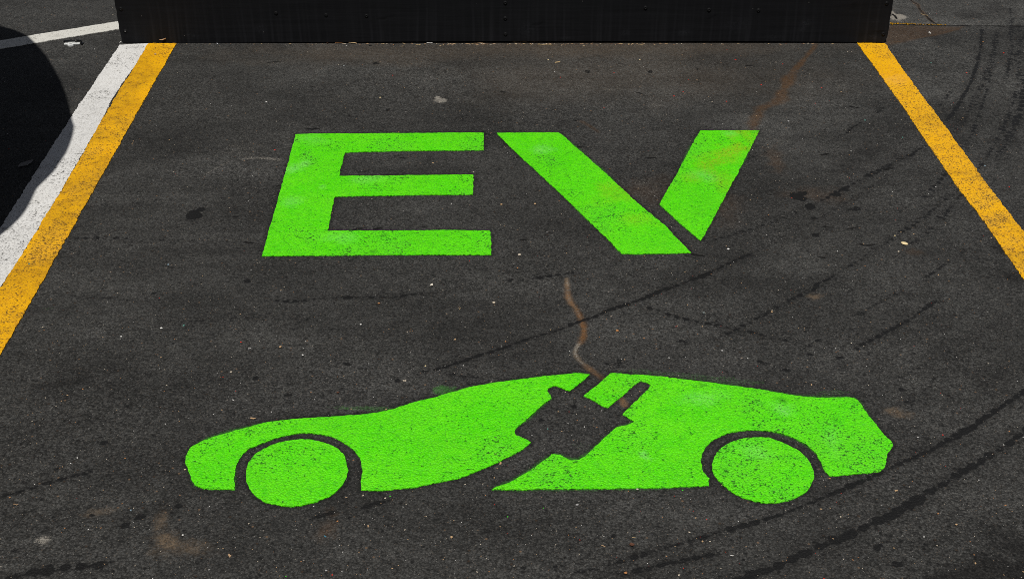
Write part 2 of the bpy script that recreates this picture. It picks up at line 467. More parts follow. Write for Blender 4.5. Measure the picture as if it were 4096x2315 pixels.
CR_OUT = [(2442,1490.5),(2462,1491),(2506,1495.5),(2566,1498.5),(2625.5,1502.5),(2685,1509.5),(2745,1516.5),(2805,1524.4),(2864.5,1532.4),(2924,1540),(2984,1548),(3035.7,1555),(3072,1562),(3120,1571),(3171.6,1580),(3223,1586),(3271,1589),(3311,1589),(3351,1588),(3390.6,1587),(3414.5,1591),(3432.4,1601),(3448,1620),(3456,1634),(3470,1654),(3486,1674),(3506,1697.6),(3522,1719.5),(3544,1745),(3564,1763),(3572,1777),(3570,1789),(3556,1807),(3546,1826.6),(3544,1850.5),(3536,1872),(3518,1884),(3482,1890),(3438,1892),(3398.6,1895.5),(3351,1902),(3323,1902),(3307,1892),(3295,1872),(3285,1844.5),(3271,1820.6),(3251,1798.7),(3227,1779),(3195.5,1759),(3159.6,1743),(3112,1728.7),(3072,1721),(3024,1717.6),(2984,1718),(2944,1723.5),(2896,1736.5),(2864.5,1751),(2838.5,1769),(2820.6,1789),(2809.5,1810.7),(2804.7,1834.6),(2806.7,1858.5),(2810.7,1882),(2822.6,1898),(2836.5,1914),(2831,1924),(2836,1940),(2725,1945),(2565.7,1949),(2406.5,1952),(2207,1954),(2048,1957),(1968,1956),(1992,1944),(2048,1921),(2088,1898),(2127.6,1874),(2167.5,1844.5),(2203,1822.6),(2209,1814.6),(2239,1816.6),(2259,1828.6),(2287,1838.5),(2319,1838),(2342.7,1820.6),(2366.6,1800.7),(2386.5,1779),(2414,1757),(2438,1735),(2446,1725.5),(2470,1705.6),(2506,1699.6),(2536,1683.7),(2490,1656),(2518,1626),(2546,1602),(2577.7,1570),(2605.5,1540),(2585.6,1528.4),(2561.7,1522.4),(2542,1534),(2498,1576),(2462,1602),(2432,1629),(2406,1620),(2374.6,1600),(2334.7,1582),(2366.6,1558),(2398.5,1530.4),(2422,1506.5)]
RW_OUT = [(3072,1747),(3024,1747),(2984,1750),(2944,1758),(2908,1773),(2880,1793),(2862,1815),(2850.5,1838.5),(2846.5,1862),(2852.5,1890),(2866,1914),(2888,1936),(2916,1958),(2948,1978),(2984,1992),(3028,2004),(3072,2010.6),(3112,2010),(3151.6,2001),(3187.5,1989),(3219,1970),(3239,1946),(3251,1922),(3256,1898),(3251,1870),(3239,1842.5),(3219,1820.6),(3191.5,1798.7),(3159.6,1781),(3124,1765),(3092,1754)]

# ------------------------------------------------------------------ marks and stains on the ground
# overspray round the stencils, and the clean stencil rim with its relief shadow painted in
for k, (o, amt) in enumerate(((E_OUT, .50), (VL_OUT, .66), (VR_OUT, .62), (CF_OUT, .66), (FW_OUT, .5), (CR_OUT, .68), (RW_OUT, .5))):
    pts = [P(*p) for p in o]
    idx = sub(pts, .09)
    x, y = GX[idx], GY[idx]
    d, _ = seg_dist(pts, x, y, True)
    pat = fbm(x, y, 7, 3, 40 + k)
    v = amt * np.exp(-d / (.005 + .022 * pat)) * (.35 + .95 * pat)
    M['spray'][idx] = np.maximum(M['spray'][idx], np.clip(v, 0, .85))
    M['rub_shade'][idx] = np.maximum(M['rub_shade'][idx], .55 * (1 - sstep(.003, .012, d)))  # clean edge asphalt, darkened further as painted relief shadow
blob('spray', 1770, 1560, 70, 32, .62, 10, 3)
blob('spray', 1500, 1635, 240, 16, .55, -4, 4)
blob('spray', 2780, 1508, 420, 22, .50, -9, 6)
blob('spray', 3330, 1570, 110, 18, .50, 0, 7)
blob('spray', 2560, 1484, 120, 14, .5, 0, 8)
blob('spray', 2210, 518, 130, 16, .42, 0, 9, 1.0, .95)
blob('spray', 190, 1234, 40, 10, .45, 0, 10)
blob('spray', 2330, 1790, 60, 60, .42, 40, 12)
blob('spray', 2130, 1870, 40, 40, .42, 40, 13)

# tyre marks
T = [
 ([(3072,893),(2960,930),(2868,956),(2830,968)], 16, .62, .75),
 ([(3004,1014),(2900,1060),(2840,1092),(2770,1118),(2700,1145),(2650,1160),(2546,1204),(2446,1236),(2386,1263),(2335,1280)], 21, .86, .55),
 ([(2335,1280),(2287,1297),(2239,1319),(2167,1339),(2048,1375),(2019,1391),(1924,1419),(1840,1447),(1733,1481),(1693,1485)], 15, .80, .55),
 ([(1044,1202),(1140,1205),(1190,1206),(1260,1195),(1400,1188),(1500,1188),(1600,1187),(1640,1175),(1720,1172),(1780,1168)], 16, .72, .8),
 ([(2030,1125),(2060,1121),(2179,1108),(2247,1096),(2335,1084)], 15, .60, .8),
 ([(1797,1494),(1860,1505),(1928,1511)], 13, .66, .5),
 ([(2500,1215),(2560,1226),(2625,1238),(2669,1256),(2740,1275),(2840,1295),(2912,1307),(2976,1319),(3060,1343),(3120,1360)], 20, .62, .8),
 ([(3745,1202),(3693,1240),(3629,1283),(3570,1315),(3510,1347),(3446,1379),(3422,1395)], 17, .78, .6),
 ([(3430,1046),(3359,1086),(3319,1114),(3271,1134),(3251,1160),(3175,1192)], 19, .68, .6),
 ([(3801,775),(3773,803),(3705,861),(3645,907),(3594,934)], 22, .60, .85),
 ([(4200,1500),(4079,1578),(4020,1618),(3948,1666),(3888,1706),(3844,1730),(3821,1747),(3769,1771),(3709,1807),(3649,1831),(3590,1858),(3530,1886)], 26, .80, .35),
 ([(3530,1886),(3462,1918),(3410,1938),(3351,1966),(3271,1998),(3191,2030),(3144,2050),(3072,2071),(3004,2093),(2944,2109),(2888,2121),(2824,2145),(2745,2169)], 24, .86, .45),
 ([(2745,2169),(2665,2189),(2601,2207),(2546,2225),(2466,2249),(2390,2269),(2271,2293)], 21, .74, .6),
 ([(4200,1660),(4075,1743),(4016,1787),(3940,1831),(3868,1874),(3809,1914),(3693,1982)], 34, .86, .55),
 ([(3693,1982),(3645,2014),(3613,2026),(3582,2050),(3534,2074),(3478,2097),(3426,2121),(3382,2145),(3335,2161),(3287,2185),(3243,2205)], 46, 1.0, .38),
 ([(3243,2205),(3195,2221),(3144,2249),(3088,2273),(3036,2285),(2996,2305),(2900,2345)], 42, .98, .42),
 ([(2864,2213),(2812,2225),(2757,2233),(2690,2248),(2625,2261),(2581,2277),(2520,2285),(2446,2305)], 28, .78, .7),
 ([(366,1884),(310,1900),(239,1918),(179,1932),(123,1952),(48,1974),(0,1984),(-80,2000)], 15, .66, .5),
 ([(1546,2006),(1498,2012),(1450,2030)], 20, .74, .7),
 ([(1330,2048),(1287,2062),(1240,2074)], 20, .74, .7),
 ([(191,1172),(260,1178),(330,1186),(438,1192),(520,1200)], 14, .52, .75),
 ([(-60,2330),(120,2292),(250,2270),(380,2262),(470,2240)], 40, .62, .7),
 ([(290,955),(420,950),(560,958),(700,962),(860,965)], 26, .44, .8),
 ([(60,1880),(180,1875),(290,1880)], 14, .42, .8),
 ([(3072,893),(3180,850),(3290,800),(3380,752),(3480,700),(3580,650),(3669,602),(3720,572)], 24, .50, .8),
 ([(3594,934),(3500,1000),(3430,1046)], 20, .5, .8),
 ([(3175,1192),(3090,1240),(2980,1300),(2860,1360)], 18, .42, .9),
 ([(3974,150),(3978,197),(3967,231),(3951,282),(3925,350),(3880,440),(3820,530)], 26, .48, .6),
 ([(4110,80),(4112,200),(4104,330),(4085,420),(4050,520),(3990,640)], 34, .55, .6),
 ([(4040,20),(4046,110),(4040,230),(4024,330)], 18, .48, .7),
 ([(3560,700),(3420,790),(3280,870),(3120,950)], 16, .36, .8),
 ([(3860,1000),(3700,1110),(3540,1200),(3380,1280)], 18, .34, .8),
 ([(3000,1480),(3200,1400),(3420,1290)], 14, .32, .8),
 ([(4040,1250),(3900,1350),(3740,1440),(3600,1510)], 22, .36, .8),
 ([(2900,660),(3100,600),(3300,520)], 16, .28, .8),
 ([(700,1290),(1000,1270),(1300,1280)], 22, .28, .8),
 ([(300,1650),(700,1600),(1000,1570)], 26, .28, .8),
 # arcs by the upper right corner
 ([(3926,120),(3924,170),(3920,207),(3908,259),(3884,330),(3852,386),(3821,442),(3785,486)], 16, .74, .2),
 ([(3984,130),(3976,223),(3962,295),(3950,350),(3930,420),(3895,520),(3845,610),(3770,710),(3690,800)], 22, .50, .8),
 ([(4076,100),(4080,200),(4076,300),(4062,380),(4040,450),(4000,540),(3940,640),(3860,760),(3760,880),(3640,990)], 24, .52, .75),
 ([(4040,60),(4060,150),(4050,260)], 40, .34, .6),
 ([(3801,370),(3753,430)], 12, .5, .5),
 ([(3446,490),(3410,510),(3387,531)], 14, .72, .3),
 ([(3530,430),(3500,455)], 16, .4, .6),
 ([(3690,590),(3669,602),(3640,625)], 18, .7, .5),
]
for k, (pix, w, s, br) in enumerate(T):
    stroke('rub_shade', pix, w * 2.6, s * .42, br * .5, seed=k * 3 + 2, dots=14, soft=.9)
    stroke('tyre', pix, w, s, br, seed=k * 3 + 1, dots=38 if w < 30 else 30)

# drips, oil spots
for k, (px, py, rx, ry, s, rot) in enumerate((
  (772,861,34,22,.92,25),(800,838,22,12,.55,40),(3187,783,30,16,.98,10),(3208,774,20,9,.98,20),(3213,797,18,8,.95,-15),(3239,826,20,12,.9,0),
  (3254,872,12,5,.8,0),(3262,940,16,7,.9,0),(3379,756,20,10,.75,20),(3347,779,26,10,.6,15),(3422,836,42,9,.55,12),
  (988,1126,18,8,.85,0),(613,1174,14,6,.75,0),(713,2022,20,12,.85,0),(560,2068,22,14,.8,20),(505,2100,24,14,.85,0),(366,2062,16,10,.7,0),
  (2290,1090,10,8,.8,0),(2297,1626,14,10,.75,0),(2164,1678,12,8,.7,0),(2455,2140,14,8,.7,0),(2096,2270,12,8,.85,0),(2220,2264,9,8,.8,0),
  (3510,2185,24,14,.85,30),(3590,2255,26,16,.75,0),(3700,2175,10,8,.6,0),(2973,2238,7,6,.95,0),(1500,253,24,5,.6,0),(1250,517,30,5,.6,0),(1550,440,18,6,.45,0),
  (2600,287,12,7,.6,0),(2350,287,16,10,.45,0),(2790,275,12,7,.5,0),(414,1770,22,9,.75,0),(1410,464,22,10,.4,0),(1024,1512,12,8,.8,0),(1390,1454,26,8,.6,0),
  (1590,1520,16,8,.6,0),(1150,1580,20,7,.6,0),(3604,1557,16,8,.7,0),(3640,1610,44,20,.38,15),(3450,1258,22,12,.4,0),(3360,1432,16,6,.8,15),(3240,1418,18,5,.7,-20),
  (3145,1478,20,9,.55,-25),(3140,1360,12,6,.7,0),(57,2200,14,10,.6,0),(1400,2068,12,8,.85,0),(3040,1445,14,9,.75,-20),(2735,1360,30,20,.35,0),(2470,1455,60,26,.34,20))):
    blob('tyre', px, py, rx, ry, s * (1.2 if k < 8 else .86), rot, k, .6, .5)

# broad dark rubbed patches
for k, (px, py, rx, ry, s, rot) in enumerate((
  (270,1530,150,26,.50,16),(420,1450,210,60,.30,6),(330,1690,190,40,.28,5),(1500,1330,260,34,.34,-2),(2640,1420,180,60,.28,10),(3760,1420,160,70,.40,20),(3950,1520,140,60,.4,25),
  (3380,660,150,34,.48,28),(3480,610,90,26,.42,25),(3950,2290,260,70,.9,18),(4080,2200,110,90,.6,25),(3800,2310,160,36,.8,10),(4010,990,70,30,.75,-35),(4050,1105,80,30,.62,-35),
  (3720,1280,200,60,.18,20),(200,900,300,60,.12,0),(800,1000,420,26,.34,0),(2300,900,220,70,.20,-20),(1560,2260,240,50,.2,0),(620,2040,120,40,.35,20),(3090,200,60,30,.2,0),
  (3880,60,80,22,.6,30),(3990,40,90,30,.55,25),(4080,130,40,60,.4,0),(3760,160,60,40,.3,0),(3950,320,40,60,.35,20),(3840,480,60,50,.3,20),(3620,520,90,40,.25,30),
  (1900,1300,300,40,.22,8),(160,1240,240,20,.26,-6),(3840,560,40,30,.4,0),(3700,2180,80,40,.3,10))):
    blob('rub_shade', px, py, rx, ry, s, rot, k + 60, .9, .9)
# the road beyond the joint and other paler, drier parts
area('light', [(3560,98),(3700,101),(3850,104),(4096,105),(4600,108),(4600,-300),(2500,-300),(2600,98)], .62, .012, 1, .004)
for k, (px, py, rx, ry, s, rot) in enumerate((
  (1500,330,700,110,.34,0),(2500,330,520,130,.48,0),(3060,560,230,120,.60,0),(3250,420,260,110,.50,20),(3680,330,160,130,.55,40),(3900,280,240,200,.55,40),(3760,620,160,120,.3,30),
  (3150,1060,300,70,.42,12),(3560,1100,240,80,.38,15),(2600,1250,420,120,.22,10),(3660,1420,220,90,.2,20),(3320,1420,220,100,.24,20),(960,680,330,110,.36,10),(700,800,260,120,.22,10),
  (1700,640,380,60,.2,0),(1650,850,280,60,.10,0),(700,1350,500,140,.14,0),(1500,1500,500,110,.16,0),(2640,2050,600,140,.18,0),(3640,2040,260,60,.26,22),(3850,2010,220,90,.22,20),(150,60,260,80,.45,0),(330,200,120,60,.4,0),(420,260,80,120,.3,0),(3700,140,160,30,.0,0))):
    if s: blob('light', px, py, rx, ry, s * .9, rot, k + 130, .9, .95)

# brown dust by the foot of the box, rust runs, tan spills
blob('dust', 2400, 190, 900, 52, .20, 0, 3, .5, .9)
blob('dust', 1500, 215, 640, 50, .15, 0, 4, .6, .9)
blob('dust', 2500, 300, 900, 120, .10, 0, 5, .6, .9)
blob('dust', 3650, 160, 150, 36, .0, 0, 6)
area('rust', [(3555,100),(3640,103),(3740,106),(3850,108),(3838,120),(3790,133),(3720,150),(3640,163),(3545,182),(3545,140)], .46, .012, 9, .006)
stroke('rust', [(3545,176),(3640,158),(3740,140),(3830,118),(3855,104)], 15, .62, .2, 5, .6)
stroke('rust', [(3262,178),(3255,190),(3231,223),(3200,258),(3165,292)], 24, .74, .2, 8, .8)
stroke('rust', [(3175,285),(3150,320),(3130,370),(3118,410)], 44, .72, .25, 9, .8)
stroke('rust', [(3130,395),(3085,420),(3040,440),(3022,475),(3010,520)], 50, .68, .3, 10, .8)
blob('rust', 3100, 640, 40, 60, .35, 0, 11, .9, .9)
blob('rust', 2870, 830, 130, 60, .24, 0, 12, .9, .9)
blob('rust', 2600, 760, 120, 60, .24, 20, 13, .9, .9)
blob('rust', 3260, 780, 140, 30, .25, 0, 14, .9, .9)
stroke('rust', [(2325,485),(2360,505),(2395,530)], 16, .40, .5, 15, .8)
blob('rust', 3660, 1010, 40, 14, .3, 0, 16, .9, .9)
stroke('rust', [(2267,1140),(2272,1185),(2285,1214),(2310,1238)], 30, .5, .3, 19, .9)
stroke('dust', [(2267,1112),(2268,1150),(2272,1185),(2285,1214),(2310,1238)], 16, .80, .5, 20, .9)
stroke('rust', [(2310,1238),(2325,1275),(2337,1310),(2335,1345),(2325,1368)], 24, .90, .3, 21, .8)
stroke('scuff', [(2310,1238),(2322,1268)], 18, .62, .3, 24, .9)
stroke('dust', [(2300,1240),(2328,1280),(2336,1320),(2328,1365),(2303,1392),(2300,1415),(2318,1442),(2345,1462),(2372,1486),(2405,1512)], 18, .75, .5, 22, .9)
stroke('scuff', [(2320,1368),(2303,1392),(2300,1415),(2318,1442),(2340,1460)], 15, .75, .4, 25, .9)
stroke('scuff', [(2268,1130),(2270,1180),(2290,1220),(2312,1245)], 13, .62, .5, 23, .9)
stroke('rust', [(2340,1462),(2372,1486),(2405,1512)], 34, .75, .3, 26, .8)
stroke('dust', [(2478,1585),(2488,1600),(2500,1618)], 26, .9, .2, 27, .8)
stroke('rust', [(2478,1585),(2500,1618)], 34, .7, .2, 28, .8)
blob('dust', 665, 2170, 66, 50, .52, 30, 30, 1.2, .95)
blob('dust', 760, 2190, 90, 30, .28, -10, 31, 1.0, .9)
blob('dust', 640, 2090, 30, 60, .34, 0, 32, 1.0, .9)
blob('dust', 390, 2048, 60, 16, .3, 10, 33, 1.0, .9)
blob('rust', 1325, 2050, 24, 18, .5, 0, 34, 1.0, .9)
blob('rust', 1310, 2120, 50, 40, .35, 0, 35, 1.0, .9)
blob('dust', 3260, 1185, 30, 12, .5, 0, 36, 1.0, .9)
blob('dust', 3590, 1650, 60, 20, .4, -20, 37, 1.0, .9)
blob('dust', 3370, 265, 60, 14, .0, 0, 38)

# whitish scuffs
blob('scuff', 175, 2160, 46, 36, .86, 40, 41, 1.1, 1.0)
blob('scuff', 1760, 403, 30, 13, .88, -15, 42, .9, .7)
blob('scuff', 1750, 392, 16, 9, 1.0, 0, 43, .6, .7)
stroke('scuff', [(820,698),(860,675),(916,648),(960,638),(1024,632),(1110,641),(1150,646)], 20, .78, .6, 44, .95)
stroke('scuff', [(1000,630),(1060,632),(1130,642)], 24, .82, .6, 45, .95)
blob('scuff', 960, 600, 120, 50, .36, 0, 46, 1.0, .95)
blob('scuff', 1650, 570, 200, 30, .0, 0, 47)
blob('scuff', 3590, 70, 40, 17, .98, -25, 48, .9, .6)
blob('scuff', 3575, 60, 14, 26, .98, 0, 49, .9, .6)
blob('scuff', 2610, 425, 60, 20, .42, 0, 50, 1.0, .9)
blob('scuff', 2980, 455, 90, 40, .40, 0, 51, 1.0, .9)
blob('scuff', 3310, 310, 40, 14, .44, 0, 52, 1.0, .9)
blob('scuff', 2580, 740, 90, 60, .34, 0, 53, 1.0, .9)
blob('scuff', 1330, 395, 120, 30, .32, 0, 54, 1.0, .9)
blob('scuff', 3130, 560, 70, 30, .34, 0, 55, 1.0, .9)
blob('scuff', 2270, 1135, 10, 18, .66, 0, 56, .8, .8)
blob('scuff', 2850, 1250, 30, 14, .36, 0, 57, 1.0, .9)

# cracks
stroke('crack', [(3630,-20),(3645,4),(3672,20),(3676,34),(3690,50),(3706,66),(3720,80),(3735,92),(3750,98)], 6, .62, .3, 70, .6, False)
stroke('rust', [(3630,-20),(3645,4),(3672,20),(3676,34),(3690,50),(3706,66),(3720,80),(3735,92)], 16, .55, .1, 71, .8, False)
stroke('crack', [(3560,99),(3700,102),(3850,104),(4096,106),(4400,108)], 4.5, .62, .35, 72, .6, False)
stroke('crack', [(3570,58),(3580,66),(3587,76)], 8, .9, .0, 73, .6, False)
rr = random.Random(3)
for k in range(60):                                        # short hairline cracks round the coarser area
    x, y = rr.uniform(900, 3600), rr.uniform(240, 1080)
    l = rr.uniform(14, 46); a = rr.uniform(-.5, .5)
    stroke('crack', [(x, y), (x + l * .5, y + l * .2 * a + rr.uniform(-3, 3)), (x + l, y + l * .5 * a)], 4.0, .55, .4, 80 + k, .6, False)

ground_me = bpy.data.meshes.new('ground')
nv = NX * NY
co = np.column_stack([GX, GY, Z]).astype(np.float32)
ground_me.vertices.add(nv)
ground_me.vertices.foreach_set('co', co.ravel())
ii, jj = np.meshgrid(np.arange(NX - 1), np.arange(NY - 1))
a = (jj * NX + ii).ravel()
quads = np.column_stack([a, a + 1, a + 1 + NX, a + NX]).astype(np.int32)
nq = len(quads)
ground_me.loops.add(nq * 4)
ground_me.loops.foreach_set('vertex_index', quads.ravel())
ground_me.polygons.add(nq)
ground_me.polygons.foreach_set('loop_start', np.arange(0, nq * 4, 4, dtype=np.int32))
ground_me.update(calc_edges=True)
for nm, ks in (('m1', ('tyre', 'rust', 'scuff', 'spray')), ('m2', ('rub_shade', 'dust', 'light', 'crack'))):
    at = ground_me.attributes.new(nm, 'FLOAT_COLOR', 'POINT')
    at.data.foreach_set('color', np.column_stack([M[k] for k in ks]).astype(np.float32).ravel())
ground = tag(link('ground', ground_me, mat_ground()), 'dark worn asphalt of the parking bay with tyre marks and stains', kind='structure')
GREEN = mat_paint('green_road_paint', (.098, .78, .0004), (.19, .87, .010), (.055, .60, .0004), thin=.0, rusty=True, glint=.34, bumpd=.0019)
YELLOW = mat_paint('yellow_road_paint', (.90, .455, .0002), (.92, .50, .0015), (.74, .32, .0003), thin=.012, glint=.5, bumpd=.0012)
WHITE = mat_paint('white_road_paint', (.77, .76, .735), (.81, .80, .78), (.66, .64, .60), thin=-.0, glint=.5, bumpd=.0012)
CREAM = mat_paint('cream_road_paint', (.68, .665, .61), (.73, .715, .66), (.60, .58, .52), thin=-.03, glint=.5)

def w_e(A, x, y):
    wspot(A, 0, x, y, 1230, 630, 60, 60, .62, 0, .9, 1); wspot(A, 0, x, y, 1400, 560, 120, 22, .40, 0, .9, 2)
    wspot(A, 0, x, y, 1620, 570, 160, 26, .36, 0, .9, 3); wspot(A, 0, x, y, 1930, 985, 70, 50, .48, 0, .9, 4)
    wspot(A, 0, x, y, 1150, 950, 60, 50, .36, 0, .9, 5)
    wspot(A, 2, x, y, 1180, 670, 34, 30, .95, -35, .6, 6); wspot(A, 2, x, y, 1290, 750, 18, 10, .7, 0, .6, 7)
    wspot(A, 2, x, y, 1170, 810, 40, 22, .45, 0, .6, 8); wspot(A, 2, x, y, 1480, 720, 70, 22, .45, 10, .6, 9)
    wspot(A, 2, x, y, 1240, 560, 80, 26, .35, 0, .6, 9); wspot(A, 2, x, y, 1350, 955, 90, 26, .4, 0, .6, 11)
    wspot(A, 3, x, y, 1542, 939, 5, 6, 1, 0, .3, 12); wspot(A, 3, x, y, 1496, 1010, 5, 5, 1, 0, .3, 13)
def w_vl(A, x, y):
    wspot(A, 0, x, y, 2300, 750, 120, 80, 0.42, -40, .9, 1); wspot(A, 0, x, y, 2500, 920, 150, 60, 0.37, -40, .9, 2)
    wspot(A, 0, x, y, 2180, 640, 90, 60, 0.34, -40, .9, 3)
    wspot(A, 1, x, y, 2460, 770, 90, 46, .50, -35, .9, 4); wspot(A, 1, x, y, 2560, 880, 90, 30, .40, -35, .9, 5)
    wspot(A, 3, x, y, 2474, 786, 12, 8, 1, 0, .4, 6); wspot(A, 3, x, y, 2266, 702, 5, 7, .9, 0, .4, 7); wspot(A, 3, x, y, 2245, 765, 9, 7, .9, 0, .5, 8)
    wspot(A, 2, x, y, 2180, 600, 60, 20, .5, 0, .6, 9)
def w_vr(A, x, y):
    wspot(A, 1, x, y, 2985, 555, 60, 50, .85, 0, .9, 1); wspot(A, 1, x, y, 2915, 606, 90, 26, 1.0, 30, .9, 2); wspot(A, 1, x, y, 2850, 655, 90, 36, .8, 30, .9, 3); wline(A, 1, x, y, [(2960, 575), (2910, 610), (2850, 650)], 22, .8)
    wspot(A, 1, x, y, 2880, 730, 60, 40, .55, 0, .9, 4); wspot(A, 1, x, y, 2770, 710, 60, 26, .5, 0, .9, 5)
    wspot(A, 0, x, y, 2800, 860, 70, 50, 0.38, 0, .9, 6); wspot(A, 0, x, y, 2860, 740, 80, 50, 0.40, 0, .9, 7); wspot(A, 0, x, y, 2970, 560, 60, 60, 0.34, 0, .9, 8)
    wspot(A, 2, x, y, 2810, 705, 60, 24, .5, -20, .6, 9); wspot(A, 2, x, y, 2920, 540, 40, 16, .45, 0, .6, 10)
    wline(A, 3, x, y, [(2786, 946), (2800, 948), (2812, 944), (2822, 940)], 3.5, .9)
def w_cf(A, x, y):
    wspot(A, 0, x, y, 930, 1800, 70, 60, 0.18, 0, .9, 1); wspot(A, 0, x, y, 1900, 1700, 200, 100, 0.22, 0, .9, 2); wspot(A, 0, x, y, 1500, 1920, 120, 40, 0.27, 0, .9, 3)
    wspot(A, 0, x, y, 2230, 1520, 90, 26, 0.22, 0, .9, 4)
    wspot(A, 3, x, y, 950, 1945, 5, 5, .0, 0, .3, 5); wspot(A, 3, x, y, 926, 1945, 5, 4, 1, 0, .3, 5); wspot(A, 3, x, y, 2036, 1643, 5, 4, 1, 0, .4, 6); wspot(A, 3, x, y, 1630, 1670, 7, 4, 1, 0, .4, 7)
    wspot(A, 3, x, y, 924, 1830, 14, 9, .7, 30, .9, 8); wspot(A, 3, x, y, 1446, 1765, 6, 5, 1, 0, .4, 9)
    wline(A, 3, x, y, [(2332, 1493), (2334, 1504), (2345, 1515)], 3.5, .9); wline(A, 3, x, y, [(1168, 1690), (1186, 1680)], 4, .8); wline(A, 3, x, y, [(1246, 1712), (1243, 1726)], 4, .8)
def w_fw(A, x, y):
    wspot(A, 0, x, y, 1090, 1930, 60, 30, 0.18, 0, .9, 1); wspot(A, 0, x, y, 1260, 1890, 90, 40, 0.16, 0, .9, 2); wspot(A, 3, x, y, 1103, 1812, 6, 5, 1, 0, .4, 3); wspot(A, 3, x, y, 1180, 2017, 6, 4, .8, 0, .4, 4)
def w_cr(A, x, y):
    wspot(A, 0, x, y, 2480, 1560, 60, 60, 0.30, 0, .9, 1); wspot(A, 0, x, y, 2900, 1650, 300, 60, 0.19, 0, .9, 2); wspot(A, 0, x, y, 2500, 1900, 300, 50, 0.24, 0, .9, 3)
    wspot(A, 0, x, y, 3540, 1750, 30, 20, 0.45, 0, .9, 4); wspot(A, 0, x, y, 3360, 1860, 90, 30, 0.22, 0, .9, 5)
    wspot(A, 2, x, y, 2577, 1824, 13, 9, 1.0, 0, .6, 6); wspot(A, 2, x, y, 2594, 1843, 9, 6, .9, 0, .6, 7); wspot(A, 2, x, y, 3120, 1640, 40, 26, .6, 0, .7, 8); wspot(A, 2, x, y, 2820, 1590, 100, 30, .4, 0, .7, 9); wspot(A, 2, x, y, 3330, 1760, 40, 60, .3, 0, .7, 9)
    wspot(A, 1, x, y, 2455, 1570, 34, 22, .45, 20, .9, 10); wspot(A, 1, x, y, 2520, 1605, 40, 20, .4, 20, .9, 11)
    wspot(A, 3, x, y, 2146, 1939, 7, 5, 1, 0, .4, 12); wspot(A, 3, x, y, 2488, 1829, 8, 4, 1, 0, .5, 13); wspot(A, 3, x, y, 2668, 1772, 5, 4, 1, 0, .5, 14); wspot(A, 3, x, y, 2553, 1636, 6, 5, 1, 0, .5, 15)
    wspot(A, 3, x, y, 2809, 1548, 8, 4, .9, 0, .5, 16); wspot(A, 3, x, y, 3130, 1603, 14, 4, .8, -30, .5, 17)
    wline(A, 3, x, y, [(2535, 1500), (2545, 1512), (2552, 1524)], 4, .9); wline(A, 3, x, y, [(3398, 1590), (3420, 1610), (3440, 1636)], 3.5, .8)
def w_rw(A, x, y):
    wspot(A, 0, x, y, 2960, 1860, 60, 44, 0.30, 0, .9, 1); wspot(A, 0, x, y, 3200, 1900, 60, 60, 0.25, 0, .9, 2); wspot(A, 0, x, y, 3070, 1780, 120, 26, 0.22, 0, .9, 3); wspot(A, 2, x, y, 3020, 1800, 70, 30, .4, 0, .7, 4)

tag(paint_mesh('painted_letter', E_OUT, GREEN, round_=False, wear=w_e, seed=1), 'bright green capital letter E painted on the asphalt', 'road marking', 'green letters painted in the bay')
vroot = empty('painted_letter', P(2500, 1000, 0))
tag(vroot, 'bright green capital letter V with a rust stain, painted as two separate strokes', 'road marking', 'green letters painted in the bay')
paint_mesh('stroke', VL_OUT, GREEN, round_=False, wear=w_vl, seed=2, parent=vroot)
paint_mesh('stroke', VR_OUT, GREEN, round_=False, wear=w_vr, seed=3, parent=vroot)['label'] = 'rust stained short right stroke'
croot = empty('painted_car_symbol', P(2050, 1950, 0))
tag(croot, 'green stencil of a side view car with an unpainted power plug across its middle', 'road marking')
paint_mesh('car_front', CF_OUT, GREEN, wear=w_cf, seed=4, parent=croot)
paint_mesh('car_rear', CR_OUT, GREEN, wear=w_cr, seed=5, parent=croot)
paint_mesh('wheel', FW_OUT, GREEN, wear=w_fw, seed=6, parent=croot)
paint_mesh('wheel', RW_OUT, GREEN, wear=w_rw, seed=7, parent=croot)

# bay lines (run on towards the camera out of the picture)
def ext(a, b, t):                          # a point of the line a-b beyond b, in photo pixels on the ground
    A, B = P(*a), P(*b)
    q = B + (B - A).normalized() * t
    return q.to_2d()
def par(b, t):                              # run on parallel to the left pair of lines
    d = P(0, 1152) - P(594, 174)
    q = P(*b)
    return (q + d * ((.55 - q.y) / d.y)).to_2d()
def g2(px, py): return P(px, py, PAINTZ).to_2d()

wl = [(478,180),(384,320),(287,464),(212,580),(104,748),(0,914)]
mid = [(594,174),(545,256),(498,330),(454,402),(404,488),(351,580),(255,747),(171,883),(92,1014),(0,1152)]
yr = [(705,174),(590,378),(476,580),(313,870),(149,1160),(0,1421)]
WL = [g2(*p) for p in wl] + [par(wl[-1], 1.3)]
MD = [g2(*p) for p in mid] + [par(mid[-1], 1.75)]
YR = [g2(*p) for p in yr] + [par(yr[-1], 1.3)]
